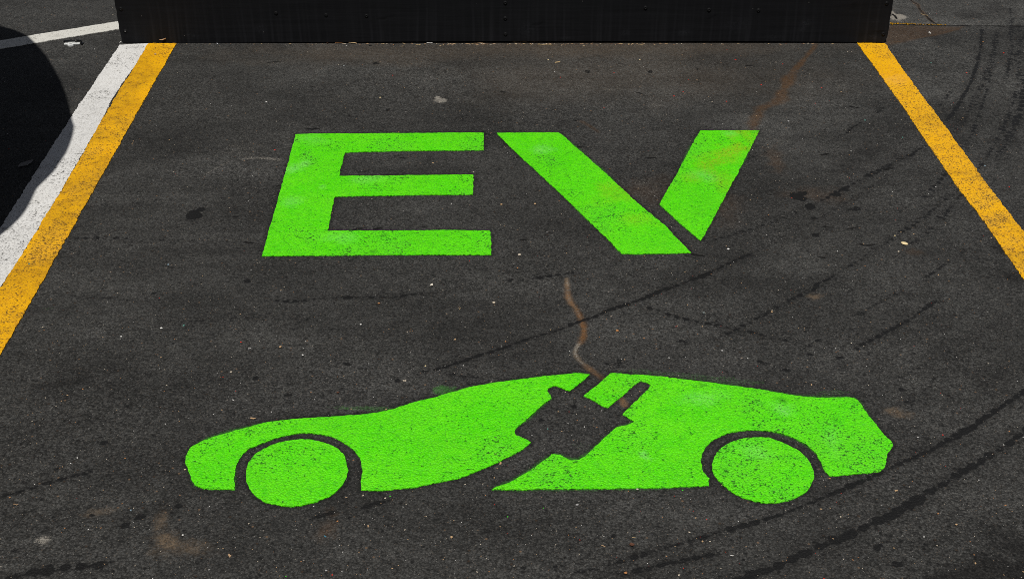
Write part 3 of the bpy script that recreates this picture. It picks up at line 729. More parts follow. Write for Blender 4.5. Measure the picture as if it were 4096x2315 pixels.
# white stops short of yellow by a hair, with open dark gaps in three places
def gap(i): return {2: .006, 3: .007, 4: .001, 5: .001}.get(i, .0006)
MDw = [p - Vector((gap(i), 0)) for i, p in enumerate(MD)]
def w_white(A, x, y):
    A[:, 3] = np.maximum(A[:, 3], .14 * sstep(.50, .75, fbm(x, y, 6, 4, 39)))
    A[:, 0] = np.maximum(A[:, 0], .04 + .34 * sstep(3.9, 3.0, y) * sstep(.3, .65, fbm(x, y, 8, 4, 8)))
    for k, (px, py, rx, ry, s) in enumerate(((540,192,50,9,.75),(300,480,60,40,.40),(250,540,60,30,.46),(110,820,90,50,.52),(40,930,70,26,.62),(60,1000,60,40,.46),(160,700,60,60,.46))): wspot(A, 0, x, y, px, py, rx, ry, s, 0, .9, k)
    wspot(A, 3, x, y, 545, 193, 44, 6, .55, 5, 1.0, 9); wspot(A, 3, x, y, 530, 204, 30, 4, .4, 0, 1.0, 9)
    wline(A, 3, x, y, [(10, 912), (40, 916), (60, 926), (90, 933), (130, 934), (145, 930)], 4.5, .95)
    wline(A, 3, x, y, [(270, 538), (310, 536), (340, 541), (375, 541)], 4, .7)
    wspot(A, 3, x, y, 371, 438, 10, 3, .5, 0, .5, 11)
def w_yl(A, x, y):
    A[:, 0] = np.maximum(A[:, 0], .16 + .44 * sstep(.35, .65, fbm(x, y, 8, 4, 9)) * (.55 + .45 * sstep(4.1, 3.3, y)))
    A[:, 3] = np.maximum(A[:, 3], .46 * sstep(.46, .72, fbm(x, y, 6, 4, 19)))
    for k, (px, py, rx, ry, s) in enumerate(((640,190,50,14,.55),(480,480,50,40,.36),(420,545,60,20,.55),(380,640,70,30,.40),(330,720,70,40,.44),(260,850,80,40,.46),(180,950,70,26,.62),(170,985,50,14,.6),(110,1060,70,40,.44),(30,1200,50,60,.50),(20,1320,40,60,.4))): wspot(A, 0, x, y, px, py, rx, ry, s, 0, .9, k + 20)
    for k, (px, py, rx, ry, s) in enumerate(((650,195,46,8,.55),(512,357,9,4,.5),(418,540,46,4,.6),(213,966,18,5,.95),(200,950,50,14,.4),(105,1096,20,6,.7),(412,688,10,4,.9),(340,863,30,6,.35),(230,835,40,14,.3),(215,870,30,6,.45))): wspot(A, 3, x, y, px, py, rx, ry, s, 10, .8, k + 40)
    wline(A, 3, x, y, [(100, 1010), (140, 1012), (150, 1018)], 4, .7); wline(A, 3, x, y, [(340, 644), (380, 645), (395, 648)], 4, .7)
    wspot(A, 2, x, y, 470, 401, 9, 4, .9, 0, .4, 50)
yl = [(3428,172),(3490,255),(3570,370),(3629,450),(3715,580),(3769,656),(3848,771),(3928,875),(4008,990),(4096,1116)]
yrr = [(3540,173),(3590,247),(3661,346),(3749,462),(3835,580),(3884,644),(3948,735),(4028,839),(4096,926)]
YL2 = [g2(*p) for p in yl] + [(P(*yl[-1]) + (P(*yl[-1]) - P(*yl[0])).normalized() * 1.6).to_2d()]
YR2 = [g2(*p) for p in yrr] + [(P(*yrr[-1]) + (P(*yl[-1]) - P(*yl[0])).normalized() * 1.9).to_2d()]
def w_yr(A, x, y):
    A[:, 0] = np.maximum(A[:, 0], .06 + .40 * sstep(.35, .65, fbm(x, y, 8, 4, 10)))
    A[:, 3] = np.maximum(A[:, 3], .42 * sstep(.46, .72, fbm(x, y, 6, 4, 29)) * sstep(4.1, 3.5, y))
    for k, (px, py, rx, ry, s) in enumerate(((3640,440,60,30,.40),(3730,500,60,34,.66),(3790,560,60,24,.55),(3810,620,50,30,.5),(3900,710,70,26,.66),(3900,720,80,60,.70),(3960,800,80,60,.80),(3990,880,90,60,.85),(4050,960,70,70,.85),(4080,1060,50,80,.8))): wspot(A, 0, x, y, px, py, rx, ry, s, -30, .9, k + 60)
    for k, (px, py, rx, ry, s) in enumerate(((3668,433,14,6,.6),(3560,230,26,8,.4),(3720,470,40,14,.45),(3910,718,60,8,.5),(4000,890,60,14,.35),(3980,860,40,8,.4))): wspot(A, 3, x, y, px, py, rx, ry, s, 0, .9, k + 80)
    wspot(A, 2, x, y, 3651, 358, 8, 4, .9, 0, .4, 90); wspot(A, 2, x, y, 3580, 320, 70, 22, .3, 0, .7, 91)
    wspot(A, 3, x, y, 3607, 406, 4, 3, 1, 0, .3, 92)
tag(paint_mesh('bay_line', None, WHITE, world=WL + MDw[::-1], round_=False, wear=w_white, seed=11, grid=.016, jit=.0030), 'long white bay line running side by side with the left yellow line', 'road marking')
tag(paint_mesh('bay_line', None, YELLOW, world=MD + YR[::-1], round_=False, wear=w_yl, seed=12, grid=.016, jit=.0030, z=PAINTZ + .0006), 'yellow bay line on the left, edged by a white line', 'road marking', 'yellow lines either side of the bay')
tag(paint_mesh('bay_line', None, YELLOW, world=YL2 + YR2[::-1], round_=False, wear=w_yr, seed=13, grid=.016, jit=.0030), 'single yellow bay line on the right, worn through towards its near end', 'road marking', 'yellow lines either side of the bay')
# the other white line, slanting in behind the box
dt, db = [(0,162.5),(120,142.5),(263,119.5),(474,85)], [(0,195),(255,153),(478,116)]
DT = [ext(dt[-1], dt[0], 1.5)] + [g2(*p) for p in dt] + [ext(dt[0], dt[-1], .55)]
DB = [ext(db[-1], db[0], 1.5)] + [g2(*p) for p in db] + [ext(db[0], db[-1], .55)]
def w_dg(A, x, y):
    A[:, 0] = np.maximum(A[:, 0], .26); wspot(A, 3, x, y, 226, 145, 6, 7, .35, 0, .5, 1)
tag(paint_mesh('aisle_line', None, CREAM, world=DT + DB[::-1], round_=False, wear=w_dg, seed=14, grid=.02, jit=.003), 'off white line slanting across the upper left corner and under the black box', 'road marking')

# flecks left from a yellow line along the joint right of the box
bm = bmesh.new()
rr = random.Random(5)
for k in range(58):
    u = (k + rr.random()) / 58
    px = 3562 + u ** 1.1 * 222
    py = 94 + 6.0 * u + rr.gauss(0, 1.0) - (1.5 if .4 < u < .5 else 0)
    c = P(px, py, PAINTZ)
    rx = rr.uniform(.0014, .0048); ry = rx * rr.uniform(1.0, 2.2)
    vs = [bm.verts.new((c.x + rx * math.cos(a) * rr.uniform(.6, 1.2), c.y + ry * math.sin(a) * rr.uniform(.6, 1.2), PAINTZ)) for a in [i * math.tau / 7 for i in range(7)]]
    bm.faces.new(vs)
tag(bm_obj('faded_line', bm, YELLOW), 'thin broken row of yellow paint flecks along the joint right of the box', 'road marking')
# ------------------------------------------------------------------ low black timber box across the head of the bay
YB = (P(488, 176).y + P(3544, 173).y) / 2
XL, XR = PW(488, 176, YB).x, PW(3545, 173, YB).x
BH, BD = .46, .40

def mat_black_wood():
    t = NT('black_painted_wood')
    grain = t.noise(1.0, 5, .62, vec=t.scalevec(t.pos, (3.5, 40, 70)))
    vert = t.noise(1.0, 4, .6, vec=t.scalevec(t.pos, (46, 3, 2.2)))
    vert2 = t.noise(1.0, 2, .5, vec=t.scalevec(t.pos, (11, 3, 1.0)))
    speck = t.vor(55); r, g, b = t.sep(speck.outputs['Color'])
    sc, kn, _, _ = t.attr('s')
    c = t.mix(t.rng(grain, .35, .7, 0, 1), (.0078, .0079, .0088), (.0102, .0103, .0116))
    z = t.n('ShaderNodeSeparateXYZ'); t.put(z.inputs[0], t.pos)
    # vertical streaks of reflected ground and sky put into the colour, stronger low down
    low = t.rng(z.outputs[2], .02, .16, 1.0, .25)
    st = t.mul(t.mul(t.rng(vert, .47, .74, 0, 1), t.rng(vert2, .35, .65, .25, 1)), low)
    sx_ = t.n('ShaderNodeSeparateXYZ'); t.put(sx_.inputs[0], t.pos)
    rib = t.math('SINE', t.add(t.mul(sx_.outputs[0], math.tau / .0335), t.mul(t.noise(3.0, 2), 6.0)))
    ribf = t.mul(t.mul(t.rng(rib, .45, 1.0, 0, 1), t.rng(vert2, .36, .60, .15, 1)), low)
    c = t.mix(t.mul(ribf, .42), c, (.021, .021, .024))
    c = t.mix(t.mul(st, .8), c, (.018, .018, .020))
    c = t.mix(t.mul(t.math('GREATER_THAN', r, .965), t.rng(speck.outputs['Distance'], .05, .10, .8, 0)), c, (.16, .15, .14))
    nz = t.noise(160, 3, .6)
    c = t.mix(t.mul(sc, t.rng(nz, .38, .62, .05, .7)), c, (.036, .037, .042))
    c = t.mix(t.mul(kn, .5), c, (.004, .004, .004))
    h = t.add(t.mul(grain, 1.0), t.mul(kn, -1.5))
    t.bump(h, .55, .0012)
    return t.set(c, t.rng(grain, .3, .7, .6, .75), spec=.06)
BLACK = mat_black_wood()
SCREW_M = mat_plain('blackened_screw', (.0075, .0075, .008), .55, .0, .2, 400, .12)
SCREW_B = mat_plain('bright_screw_steel', (.55, .54, .52), .28, 1.0, .1, 400)

box = empty('wooden_box', ((XL + XR) / 2, YB, 0))
tag(box, 'long low black painted wooden box standing across the head of the bay', 'box')
ox = box.location.copy()

def panel_front():
    nx, nz = 180, 46
    bm = bmesh.new()
    grid = []
    ctrl = [(488, 177), (700, 174), (1024, 171.2), (1500, 168), (2048, 165), (3072, 166.3), (3545, 170.5)]
    cx = [PW(a, b, YB).x for a, b in ctrl]; cz = [max(.0015, PW(a, b, YB).z) for a, b in ctrl]
    for j in range(nz + 1):
        row = []
        for i in range(nx + 1):
            x = XL + (XR - XL) * i / nx
            zb = float(np.interp(x, cx, cz))
            z = zb + (BH - zb) * (j / nz) ** 1.4
            if i == 0: x += (vnoise(0, z, 60, 3) - .5) * .004 + .004 * max(0, 1 - z / .012)
            if i == nx: x += (vnoise(0, z, 50, 4) - .5) * .003 - .013 * max(0, 1 - z / .022)
            y = (fbm(x, z, 3, 2, 9) - .5) * .0016
            row.append((x, y, z))
        grid.append(row)
    F_, B_ = [], []
    for row in grid:
        F_.append([bm.verts.new((x - ox.x, y, z)) for x, y, z in row])
        B_.append([bm.verts.new((x - ox.x, .018, z)) for x, y, z in row])
    for j in range(nz):
        for i in range(nx):
            bm.faces.new((F_[j][i], F_[j][i + 1], F_[j + 1][i + 1], F_[j + 1][i]))
            bm.faces.new((B_[j][i], B_[j + 1][i], B_[j + 1][i + 1], B_[j][i + 1]))
    for i in range(nx):
        bm.faces.new((F_[0][i], B_[0][i], B_[0][i + 1], F_[0][i + 1]))
        bm.faces.new((F_[nz][i], F_[nz][i + 1], B_[nz][i + 1], B_[nz][i]))
    for j in range(nz):
        bm.faces.new((F_[j][0], F_[j + 1][0], B_[j + 1][0], B_[j][0]))
        bm.faces.new((F_[j][nx], B_[j][nx], B_[j + 1][nx], F_[j + 1][nx]))
    o = bm_obj('front_panel', bm, BLACK, box)
    me = o.data
    c = np.empty(len(me.vertices) * 3, np.float32); me.vertices.foreach_get('co', c)
    c = c.reshape(-1, 3); wx, wz = c[:, 0] + ox.x, c[:, 2]
    A = np.zeros((len(wx), 4), np.float32)
    def sp(ch, px, py, rx, ry, s, rot=0):
        q = PW(px, py, YB); m = SC(176)
        u, v = (wx - q.x) * m, (wz - q.z) * m
        ca, sa = math.cos(R(rot)), math.sin(R(rot))
        d = np.hypot((u * ca + v * sa) / rx, (-u * sa + v * ca) / ry)
        A[:, ch] = np.maximum(A[:, ch], s * (1 - sstep(.3, 1.2, d)))
    for a in ((3224,92,20,18,.6,40),(3212,118,10,12,.5,0),(2502,132,22,18,.35,0),(2735,132,34,18,.32,0),(2265,152,30,8,.3,0),(3500,92,14,8,.55,0),(3493,150,26,12,.5,-20),(768,143,34,6,.55,-8),(1040,115,24,26,.35,0),(2110,120,34,40,.32,0),(2950,100,60,40,.22,0),(3100,150,50,20,.25,0)): sp(0, *a)
    for a in ((2150,100,40,8,.7,15),(2850,72,20,8,.8,15),(2828,106,10,6,.8,0),(3418,28,14,20,.7,0),(1540,75,40,5,.8,12),(3520,132,26,7,1.0,-5),(1490,90,10,18,.35,0)): sp(1, *a)
    at = me.attributes.new('s', 'FLOAT_COLOR', 'POINT'); at.data.foreach_set('color', A.ravel())
    return o
panel_front()
def slab(name, x0, x1, y0, y1, z0, z1, mat, parent, bev=.003):
    bm = bmesh.new()
    bmesh.ops.create_cube(bm, size=1)
    for v in bm.verts:
        v.co = Vector((x0 + (v.co.x + .5) * (x1 - x0), y0 + (v.co.y + .5) * (y1 - y0), z0 + (v.co.z + .5) * (z1 - z0)))
    bmesh.ops.bevel(bm, geom=bm.edges[:], offset=bev, segments=2, affect='EDGES')
    return bm_obj(name, bm, mat, parent)
hw = (XR - XL) / 2
slab('side_panel', -hw + .006, -hw + .024, .0185, BD, .006, BH - .002, BLACK, box)
slab('side_panel', hw - .030, hw - .012, .0185, BD, .006, BH - .002, BLACK, box)
slab('back_panel', -hw + .024, hw - .030, BD - .018, BD - .001, .006, BH - .002, BLACK, box)
slab('top_panel', -hw - .012, hw + .012, -.006, BD + .012, BH + .0005, BH + .022, BLACK, box)
for q in (-.9, 0, .9):
    slab('foot', q * hw - .045, q * hw + .045, .06, BD - .06, .0002, .03, BLACK, box)

def screw_bm():
    bm = bmesh.new()
    prof = [(.0, -.0012), (.0022, -.0012), (.0026, -.0022), (.0050, -.0016), (.0056, .0), (.0072, -.0003), (.0080, .0012)]
    n = 20
    rings = []
    for r_, y in prof:
        if r_ == 0: rings.append([bm.verts.new((0, y + .0008, 0))])
        else: rings.append([bm.verts.new((r_ * math.cos(math.tau * i / n), y, r_ * math.sin(math.tau * i / n))) for i in range(n)])
    for a, b in zip(rings, rings[1:]):
        for i in range(n):
            if len(a) == 1: bm.faces.new((a[0], b[i], b[(i + 1) % n]))
            else: bm.faces.new((a[i], b[i], b[(i + 1) % n], a[(i + 1) % n]))
    return bm
screws = [(483,37),(501,125),(1104,54),(1304,62),(1466,65),(2021,13),(2021,75),(2022,138),(2582,33),(2836,41),(3034,43),(3547,15),(3534,137)]
s0 = bm_obj('screw', screw_bm(), SCREW_M, box, smooth=True)
for k, (px, py) in enumerate(screws):
    o = s0 if k == 0 else s0.copy()
    if k: COL.objects.link(o); o.parent = box
    q = PW(px, py, YB)
    o.location = (q.x - ox.x, -.0006, q.z)
# one bared screw head that glints at the upper right corner
bs = bm_obj('screw', screw_bm(), SCREW_B, box, smooth=True)
q = PW(501, 125, YB); bs.scale = (.5, .6, .5); bs.location = (q.x - ox.x, -.0016, q.z); bs['label'] = 'small bare bright screw head'

# ------------------------------------------------------------------ small things lying about
def pebble_bm(size, flat=.6, seed=0, lump=.28):
    bm = bmesh.new()
    bmesh.ops.create_icosphere(bm, subdivisions=2, radius=.5)
    for v in bm.verts:
        n = v.co.normalized()
        k = 1 + lump * (vnoise(n.x * 1.7 + n.z, n.y * 1.7, 1.3, seed) - .5) * 2 + .5 * lump * (vnoise(n.x + 5, n.y + n.z * 2, 3, seed + 2) - .5)
        v.co = n * .5 * k
        v.co.z *= flat
    lo = min(v.co.z for v in bm.verts)
    for v in bm.verts: v.co = Vector((v.co.x, v.co.y * .8, (v.co.z - lo))) * size
    return bm

def shard_bm(size, seed=0, thick=.35, sides=5):
    rr = random.Random(seed)
    bm = bmesh.new()
    an = sorted(rr.uniform(0, math.tau) if k else 0 for k in range(sides))
    an = [k * math.tau / sides + rr.uniform(-.4, .4) for k in range(sides)]
    lo = [bm.verts.new((size * .5 * math.cos(a) * rr.uniform(.7, 1.1), size * .5 * math.sin(a) * rr.uniform(.6, 1), 0)) for a in an]
    hi = [bm.verts.new((v.co.x * rr.uniform(.55, .95), v.co.y * rr.uniform(.55, .95), size * thick * rr.uniform(.6, 1.1))) for v in lo]
    n = sides
    bm.faces.new(hi)
    bm.faces.new(lo[::-1])
    for i in range(n): bm.faces.new((lo[i], lo[(i + 1) % n], hi[(i + 1) % n], hi[i]))
    return bm

def twig_bm(length, rad, bend=.15, seed=0, taper=.5, flatten=1.0):
    rr = random.Random(seed)
    bm = bmesh.new()
    n, m = 12, 6
    rings = []
    ph = rr.uniform(0, 6)
    for i in range(n + 1):
        u = i / n
        x = (u - .5) * length
        y = bend * length * (math.sin(u * math.pi) - .6) * .6 + .05 * length * math.sin(u * 9 + ph)
        r_ = rad * (1 - taper * u) * (.85 + .3 * rr.random()) * (.35 if i in (0, n) else 1)
        z = rad * flatten + .25 * rad * math.sin(u * 5 + ph) + rad * .3
        rings.append([bm.verts.new((x, y + r_ * math.cos(a), z + r_ * flatten * math.sin(a))) for a in [k * math.tau / m for k in range(m)]])
    for a, b in zip(rings, rings[1:]):
        for k in range(m): bm.faces.new((a[k], a[(k + 1) % m], b[(k + 1) % m], b[k]))
    bm.faces.new(rings[0][::-1]); bm.faces.new(rings[-1])
    return bm

def leaf_bm(length, width, curl=.25, seed=0, thick=.0006):
    """a dry leaf: pointed blade folded along its rib, curling edges, real thickness"""
    rr = random.Random(seed)
    bm = bmesh.new()
    n, m = 12, 4
    top, bot = [], []
    for i in range(n + 1):
        u = i / n
        w = width * .5 * max(.03, math.sin(math.pi * u ** .8)) * (1 + .12 * math.sin(u * 17 + seed))
        rt, rb = [], []
        for j in range(-m, m + 1):
            v = j / m
            z = .0012 + curl * width * (abs(v) ** 1.6) * (.5 + .5 * math.sin(u * 3 + seed)) + curl * length * .25 * (u - .5) ** 2 + .0006 * rr.random()
            p = Vector(((u - .5) * length, v * w, z))
            rt.append(bm.verts.new(p + Vector((0, 0, thick)))); rb.append(bm.verts.new(p))
        top.append(rt); bot.append(rb)
    K = 2 * m + 1
    for i in range(n):
        for j in range(K - 1):
            bm.faces.new((top[i][j], top[i + 1][j], top[i + 1][j + 1], top[i][j + 1]))
            bm.faces.new((bot[i][j], bot[i][j + 1], bot[i + 1][j + 1], bot[i + 1][j]))
        bm.faces.new((top[i][0], bot[i][0], bot[i + 1][0], top[i + 1][0]))
        bm.faces.new((top[i][-1], top[i + 1][-1], bot[i + 1][-1], bot[i][-1]))
    for r_ in (0, n):
        for j in range(K - 1): bm.faces.new((top[r_][j], top[r_][j + 1], bot[r_][j + 1], bot[r_][j]))
    return bm

def chip_bm(length, width, thick, seed=0):
    """splintered wood chip: a rough wedge"""
    rr = random.Random(seed)
    bm = bmesh.new()
    n = 7
    rows = []
    for i in range(n + 1):
        u = i / n
        w = width * .5 * (.75 + .5 * rr.random()) * (.45 if i in (0, n) else 1)
        t_ = thick * (.6 + .6 * rr.random())
        x = (u - .5) * length
        o = (rr.random() - .5) * width * .2
        rows.append([bm.verts.new((x, o - w, 0)), bm.verts.new((x, o + w, 0)), bm.verts.new((x, o + w * .7, t_)), bm.verts.new((x, o - w * .7, t_ * .8))])
    for a, b in zip(rows, rows[1:]):
        for k in range(4): bm.faces.new((a[k], a[(k + 1) % 4], b[(k + 1) % 4], b[k]))
    bm.faces.new(rows[0][::-1]); bm.faces.new(rows[-1])
    return bm

MC = {}
def MP(key):
    if key not in MC:
        spec = {
            'white': ((.72, .70, .66), .6), 'pale': ((.55, .47, .36), .7), 'tan': ((.46, .30, .16), .75), 'orange': ((.42, .19, .07), .75), 'brown': ((.10, .040, .020), .75),
            'straw': ((.42, .30, .15), .7), 'wood': ((.42, .27, .15), .8), 'greystone': ((.13, .145, .14), .75), 'greystone2': ((.32, .31, .30), .7), 'dark': ((.018, .017, .016), .7),
            'green': ((.06, .62, .02), .5), 'red': ((.55, .030, .015), .6), 'blueplastic': ((.06, .22, .30), .4), 'cream': ((.75, .60, .33), .55), 'shell': ((.66, .60, .50), .45),
            'shadeleaf': ((.17, .16, .15), .8), 'greypaper': ((.42, .43, .45), .8)}[key]
        MC[key] = mat_plain(key + '_debris', spec[0], spec[1], 0, .28, 420, .4, .0004)
    return MC[key]
GLASS_T = mat_glass('teal_glass', (.22, .50, .42)); GLASS_B = mat_glass('bluish_glass', (.50, .64, .72)); GLASS_C = mat_glass('clear_glass', (.70, .74, .74))

def base_z(px, py):                        # rests on paint or asphalt
    return .0004
def lay(name, px, py, bm, mat, label, cat, rot=0.0, group=None, on=0.0, smooth=False):
    o = bm_obj(name, bm, mat, smooth=smooth)
    o.location = P(px, py, on)
    o.rotation_euler = (0, 0, R(rot))
    tag(o, label, cat, group)
    return o
def px2m(px, py): return px / SC(py)
ONP = PAINTZ + .0006

pebs = 'loose pebbles on the asphalt'
def pb(px, py, d, mat, label, on=.0003, seed=0, flat=.6, rot=0, group=pebs):
    lay('pebble', px, py, pebble_bm(px2m(d, py), flat, seed), MP(mat), label, 'pebble', rot, group, on, True)
pb(2815, 1257, 12, 'greystone', 'round grey green pebble beside a dark spot, above the rear half of the car symbol', seed=3, flat=.95)
pb(2913, 999, 11, 'white', 'white pebble close to the lower tip of the letter V', seed=4)
pb(2888, 1405, 10, 'greystone2', 'pale grey square pebble midway between the V and the rear of the car symbol', seed=5, flat=.8)
pb(2078, 1022, 13, 'pale', 'cream pebble just below the gap between the letters E and V', seed=6, rot=20)
pb(1702, 1466, 7, 'cream', 'tiny yellow pebble at the lower end of the long black tyre streak', seed=7, flat=.9)
pb(1443, 1299, 9, 'white', 'off white flat pebble above the front half of the car symbol', seed=8)
pb(1211, 1421, 8, 'white', 'white angular pebble above the front wheel arch of the car symbol', seed=9)
pb(2549, 1958, 10, 'pale', 'pale pebble touching the bottom edge of the car symbol near its middle', seed=10)
pb(1541, 1993, 9, 'pale', 'pale pink pebble under the curved belly of the car front', seed=11)
pb(925, 1489, 9, 'pale', 'beige pebble a hand above the nose of the car symbol', seed=12)
pb(1821, 1359, 9, 'tan', 'tan pebble left of the long black tyre streak', seed=13, rot=40)
pb(2469, 1325, 13, 'orange', 'larger rusty orange pebble right of the tan trail', seed=14)
pb(1975, 1213, 14, 'pale', 'knobbly beige pebble right of the letter E bottom bar, below it', seed=15)
pb(1516, 1215, 10, 'orange', 'orange brown pebble under the middle of the letter E', seed=16)
pb(1122, 1390, 12, 'tan', 'long tan pebble left of centre between the E and the car front', seed=17, rot=35)
pb(2140, 818, 10, 'tan', 'tan pebble left of the V stroke, in the gap beside the E', seed=18)
pb(2005, 820, 10, 'tan', 'orange tan pebble right of the E, level with its lower gap', seed=19)
pb(1521, 393, 7, 'cream', 'tiny cream pebble on the clear asphalt above the letter E', seed=20)
pb(2559, 242, 6, 'cream', 'small cream pebble a little in front of the right half of the box', seed=21)
pb(2193, 242, 6, 'cream', 'small cream pebble near a straw in front of the box', seed=22)
pb(1806, 2149, 13, 'tan', 'ochre flat pebble at the bottom middle, below the car belly', seed=23, rot=60)
pb(1305, 2282, 11, 'greystone2', 'light grey pebble near the bottom edge, below the front wheel', seed=24)
pb(2503, 2292, 14, 'orange', 'rusty pebble by the bottom edge beside a row of black tyre dots', seed=25)
pb(2308, 2020, 13, 'greystone2', 'dull grey pebble just under the rear half of the car symbol', seed=26)
pb(3825, 2099, 11, 'tan', 'light brown pebble right of the thick black tyre track', seed=27)
pb(3618, 1993, 0.1, 'tan', 'x', seed=28) if False else None
pb(3594, 1008, 8, 'pale', 'pale crumb just below the pale seed', seed=29)
pb(3579, 945, 6, 'cream', 'tiny golden crumb up and left of the pale seed', seed=30, flat=.9)
pb(3087, 1249, 9, 'tan', 'tan crumb by the short broken tyre mark on the right', seed=31)
pb(3153, 489, 8, 'greystone2', 'small round light pebble right of the V top', seed=32, flat=.9)
pb(622, 219, 9, 'greystone2', 'small shiny grey pebble on the far end of the left yellow line', on=ONP, seed=33, flat=.4)
pb(1350, 2085, 8, 'orange', 'reddish crumb below the right edge of the front wheel', seed=34)
pb(732, 2140, 9, 'white', 'square white chip of stone right of the tan stain', seed=35)
pb(645, 1314, 11, 'white', 'white stone chip left of a green glass piece', seed=36, flat=.5)
pb(485, 1347, 8, 'white', 'white crumb with a splinter beside it on the left part of the bay', seed=37, flat=.5)
pb(740, 1879, 8, 'cream', 'cream crumb against the tip of the car nose', seed=38)
pb(501, 1833, 6, 'orange', 'tiny orange crumb left of the car nose', seed=39)

gl = 'bits of broken glass'
def gs(px, py, d, mat, label, on=.0003, seed=0):
    lay('glass_shard', px, py, shard_bm(px2m(d, py), seed), mat, label, 'glass', seed * 40, gl, on)
gs(673, 1058, 10, GLASS_B, 'bluish glass chip between the left yellow line and the E', seed=1)
gs(735, 1301, 12, GLASS_T, 'dark green glass chip above and left of the car nose', seed=2)
gs(117, 1056, 11, GLASS_T, 'green glass chip lying on the left yellow line', on=ONP, seed=3)
gs(2190, 1716, 9, GLASS_T, 'teal glass chip inside the unpainted plug shape', seed=4)
gs(524, 2040, 10, GLASS_B, 'blue grey glass chip below and left of the car nose', seed=5)
gs(3460, 482, 8, GLASS_T, 'teal glass chip next to a short black scuff right of the V', seed=6)
gs(3610, 551, 8, GLASS_T, 'pale green glass chip close to the right yellow line', seed=7)
gs(3724, 253, 8, GLASS_T, 'teal glass chip right of the right yellow line', seed=8)
gs(3940, 664, 8, GLASS_B, 'pale blue glass chip beyond the right yellow line', seed=9)
gs(1376, 264, 7, GLASS_C, 'clear glass chip in front of the left part of the box', seed=10)

# seed, shell, leaves, sticks
def seed_bm(L, W, T_):
    bm = bmesh.new()
    bmesh.ops.create_uvsphere(bm, u_segments=20, v_segments=10, radius=.5)
    for v in bm.verts:
        u = v.co.x * 2
        w = 1 - .25 * max(0, u) ** 2
        rim = 1.0 + .05 * (1 if abs(v.co.z) < .12 else 0)
        v.co = Vector((v.co.x * L, v.co.y * W * w * rim, (v.co.z * .9 + .5) * T_))
    return bm
lay('seed', 3618, 976, seed_bm(px2m(30, 976), px2m(21, 976), px2m(7, 976)), MP('cream'), 'pale yellow flat pumpkin seed lying alone on the right part of the bay', 'seed', -42, None, .0008, True)
def flake_bm(s):
    bm = bmesh.new()
    tri = [(-.5, -.55, .10), (-.20, -.42, .16), (.10, -.45, .22), (.42, -.50, .30), (.30, .1, .34), (.06, .85, .12), (-.2, .2, .26)]
    t_ = [bm.verts.new(Vector(p) * s + Vector((0, 0, .0007))) for p in tri]
    b_ = [bm.verts.new(Vector(p) * s * 1.0) for p in tri]
    bm.faces.new(t_); bm.faces.new(b_[::-1])
    for i in range(7): bm.faces.new((b_[i], b_[(i + 1) % 7], t_[(i + 1) % 7], t_[i]))
    return bm
lay('shell_fragment', 1727, 1141, flake_bm(px2m(15, 1141)), MP('shell'), 'small off white triangular shell fragment just below the letter E', 'shell', -5)
dl = 'dry leaves on the ground'
lay('leaf', 2528, 2180, leaf_bm(px2m(22, 2180), px2m(18, 2180), .2, 1), MP('brown'), 'dark brown dry leaf below the rear half of the car symbol', 'leaf', 10, dl, .0003)
lay('leaf', 105, 656, leaf_bm(px2m(80, 656), px2m(34, 656), .10, 2), MP('shadeleaf'), 'grey leaf lying in the dark shadow left of the white line', 'leaf', 62, dl, .0003)
lay('leaf', 1012, 1675, leaf_bm(px2m(27, 1675), px2m(8, 1675), .3, 3), MP('tan'), 'narrow orange leaf just above the car bonnet', 'leaf', -8, dl, .0003)
lay('leaf', 651, 161.5, leaf_bm(px2m(26, 176), px2m(9, 176), .6, 4), MP('wood'), 'curled light brown leaf caught against the foot of the box at its left end', 'leaf', 20, dl, .004).location = PW(651, 161.5, YB - .006)
lay('leaf', 1310, 176, leaf_bm(px2m(10, 176), px2m(5, 176), .3, 5), MP('brown'), 'tiny dark leaf scrap in front of the box below its second screw', 'leaf', -30, dl, .0003)
lay('leaf', 1356, 174, leaf_bm(px2m(30, 176), px2m(7, 176), .3, 6), MP('orange'), 'reddish brown leaf strip along the foot of the box', 'leaf', 4, dl, .0003)
lay('leaf', 1411, 175, leaf_bm(px2m(32, 176), px2m(8, 176), .3, 7), MP('straw'), 'tan leaf strip along the foot of the box', 'leaf', -4, dl, .0003)
lay('leaf', 1481, 184, leaf_bm(px2m(16, 184), px2m(7, 184), .2, 8), MP('dark'), 'blackish leaf scrap just in front of the box', 'leaf', -20, dl, .0003)
lay('leaf', 1352, 1571, leaf_bm(px2m(13, 1571), px2m(9, 1571), .2, 9), MP('brown'), 'small red brown leaf scrap above the front half of the car', 'leaf', 20, dl, .0003)
ch = 'wood chips on the asphalt'
def wc(px, py, L, W, label, rot, seed, mat='wood'): lay('wood_chip', px, py, chip_bm(px2m(L, py), px2m(W, py), px2m(W * .45, py), seed), MP(mat), label, 'wood chip', rot, ch, .0004)
wc(919, 2221, 17, 9, 'splintered wood chip near the bottom edge, right of the tan stain', -50, 1)
wc(1473, 2103, 13, 6, 'upright wood chip below the gap right of the front wheel', 105, 2)
wc(2230, 250, 24, 5, 'tan split straw in front of the middle of the box', 24, 3, 'straw')
wc(1618, 1522, 15, 5, 'reddish splinter above the bonnet, near the rising roof line', -5, 4, 'pale')
wc(2002, 1853, 14, 7, 'orange wood chip in the wedge under the plug cable', 70, 5, 'tan')
wc(3246, 1539, 9, 5, 'orange wood chip above the boot of the car symbol', 80, 6, 'tan')
wc(1732, 652, 8, 4, 'orange splinter inside the letter E', 0, 7, 'tan')
wc(3585, 1961, 14, 6, 'tan splinter between two black tyre tracks on the right', 8, 8, 'tan')
tw = 'twigs and straws on the asphalt'
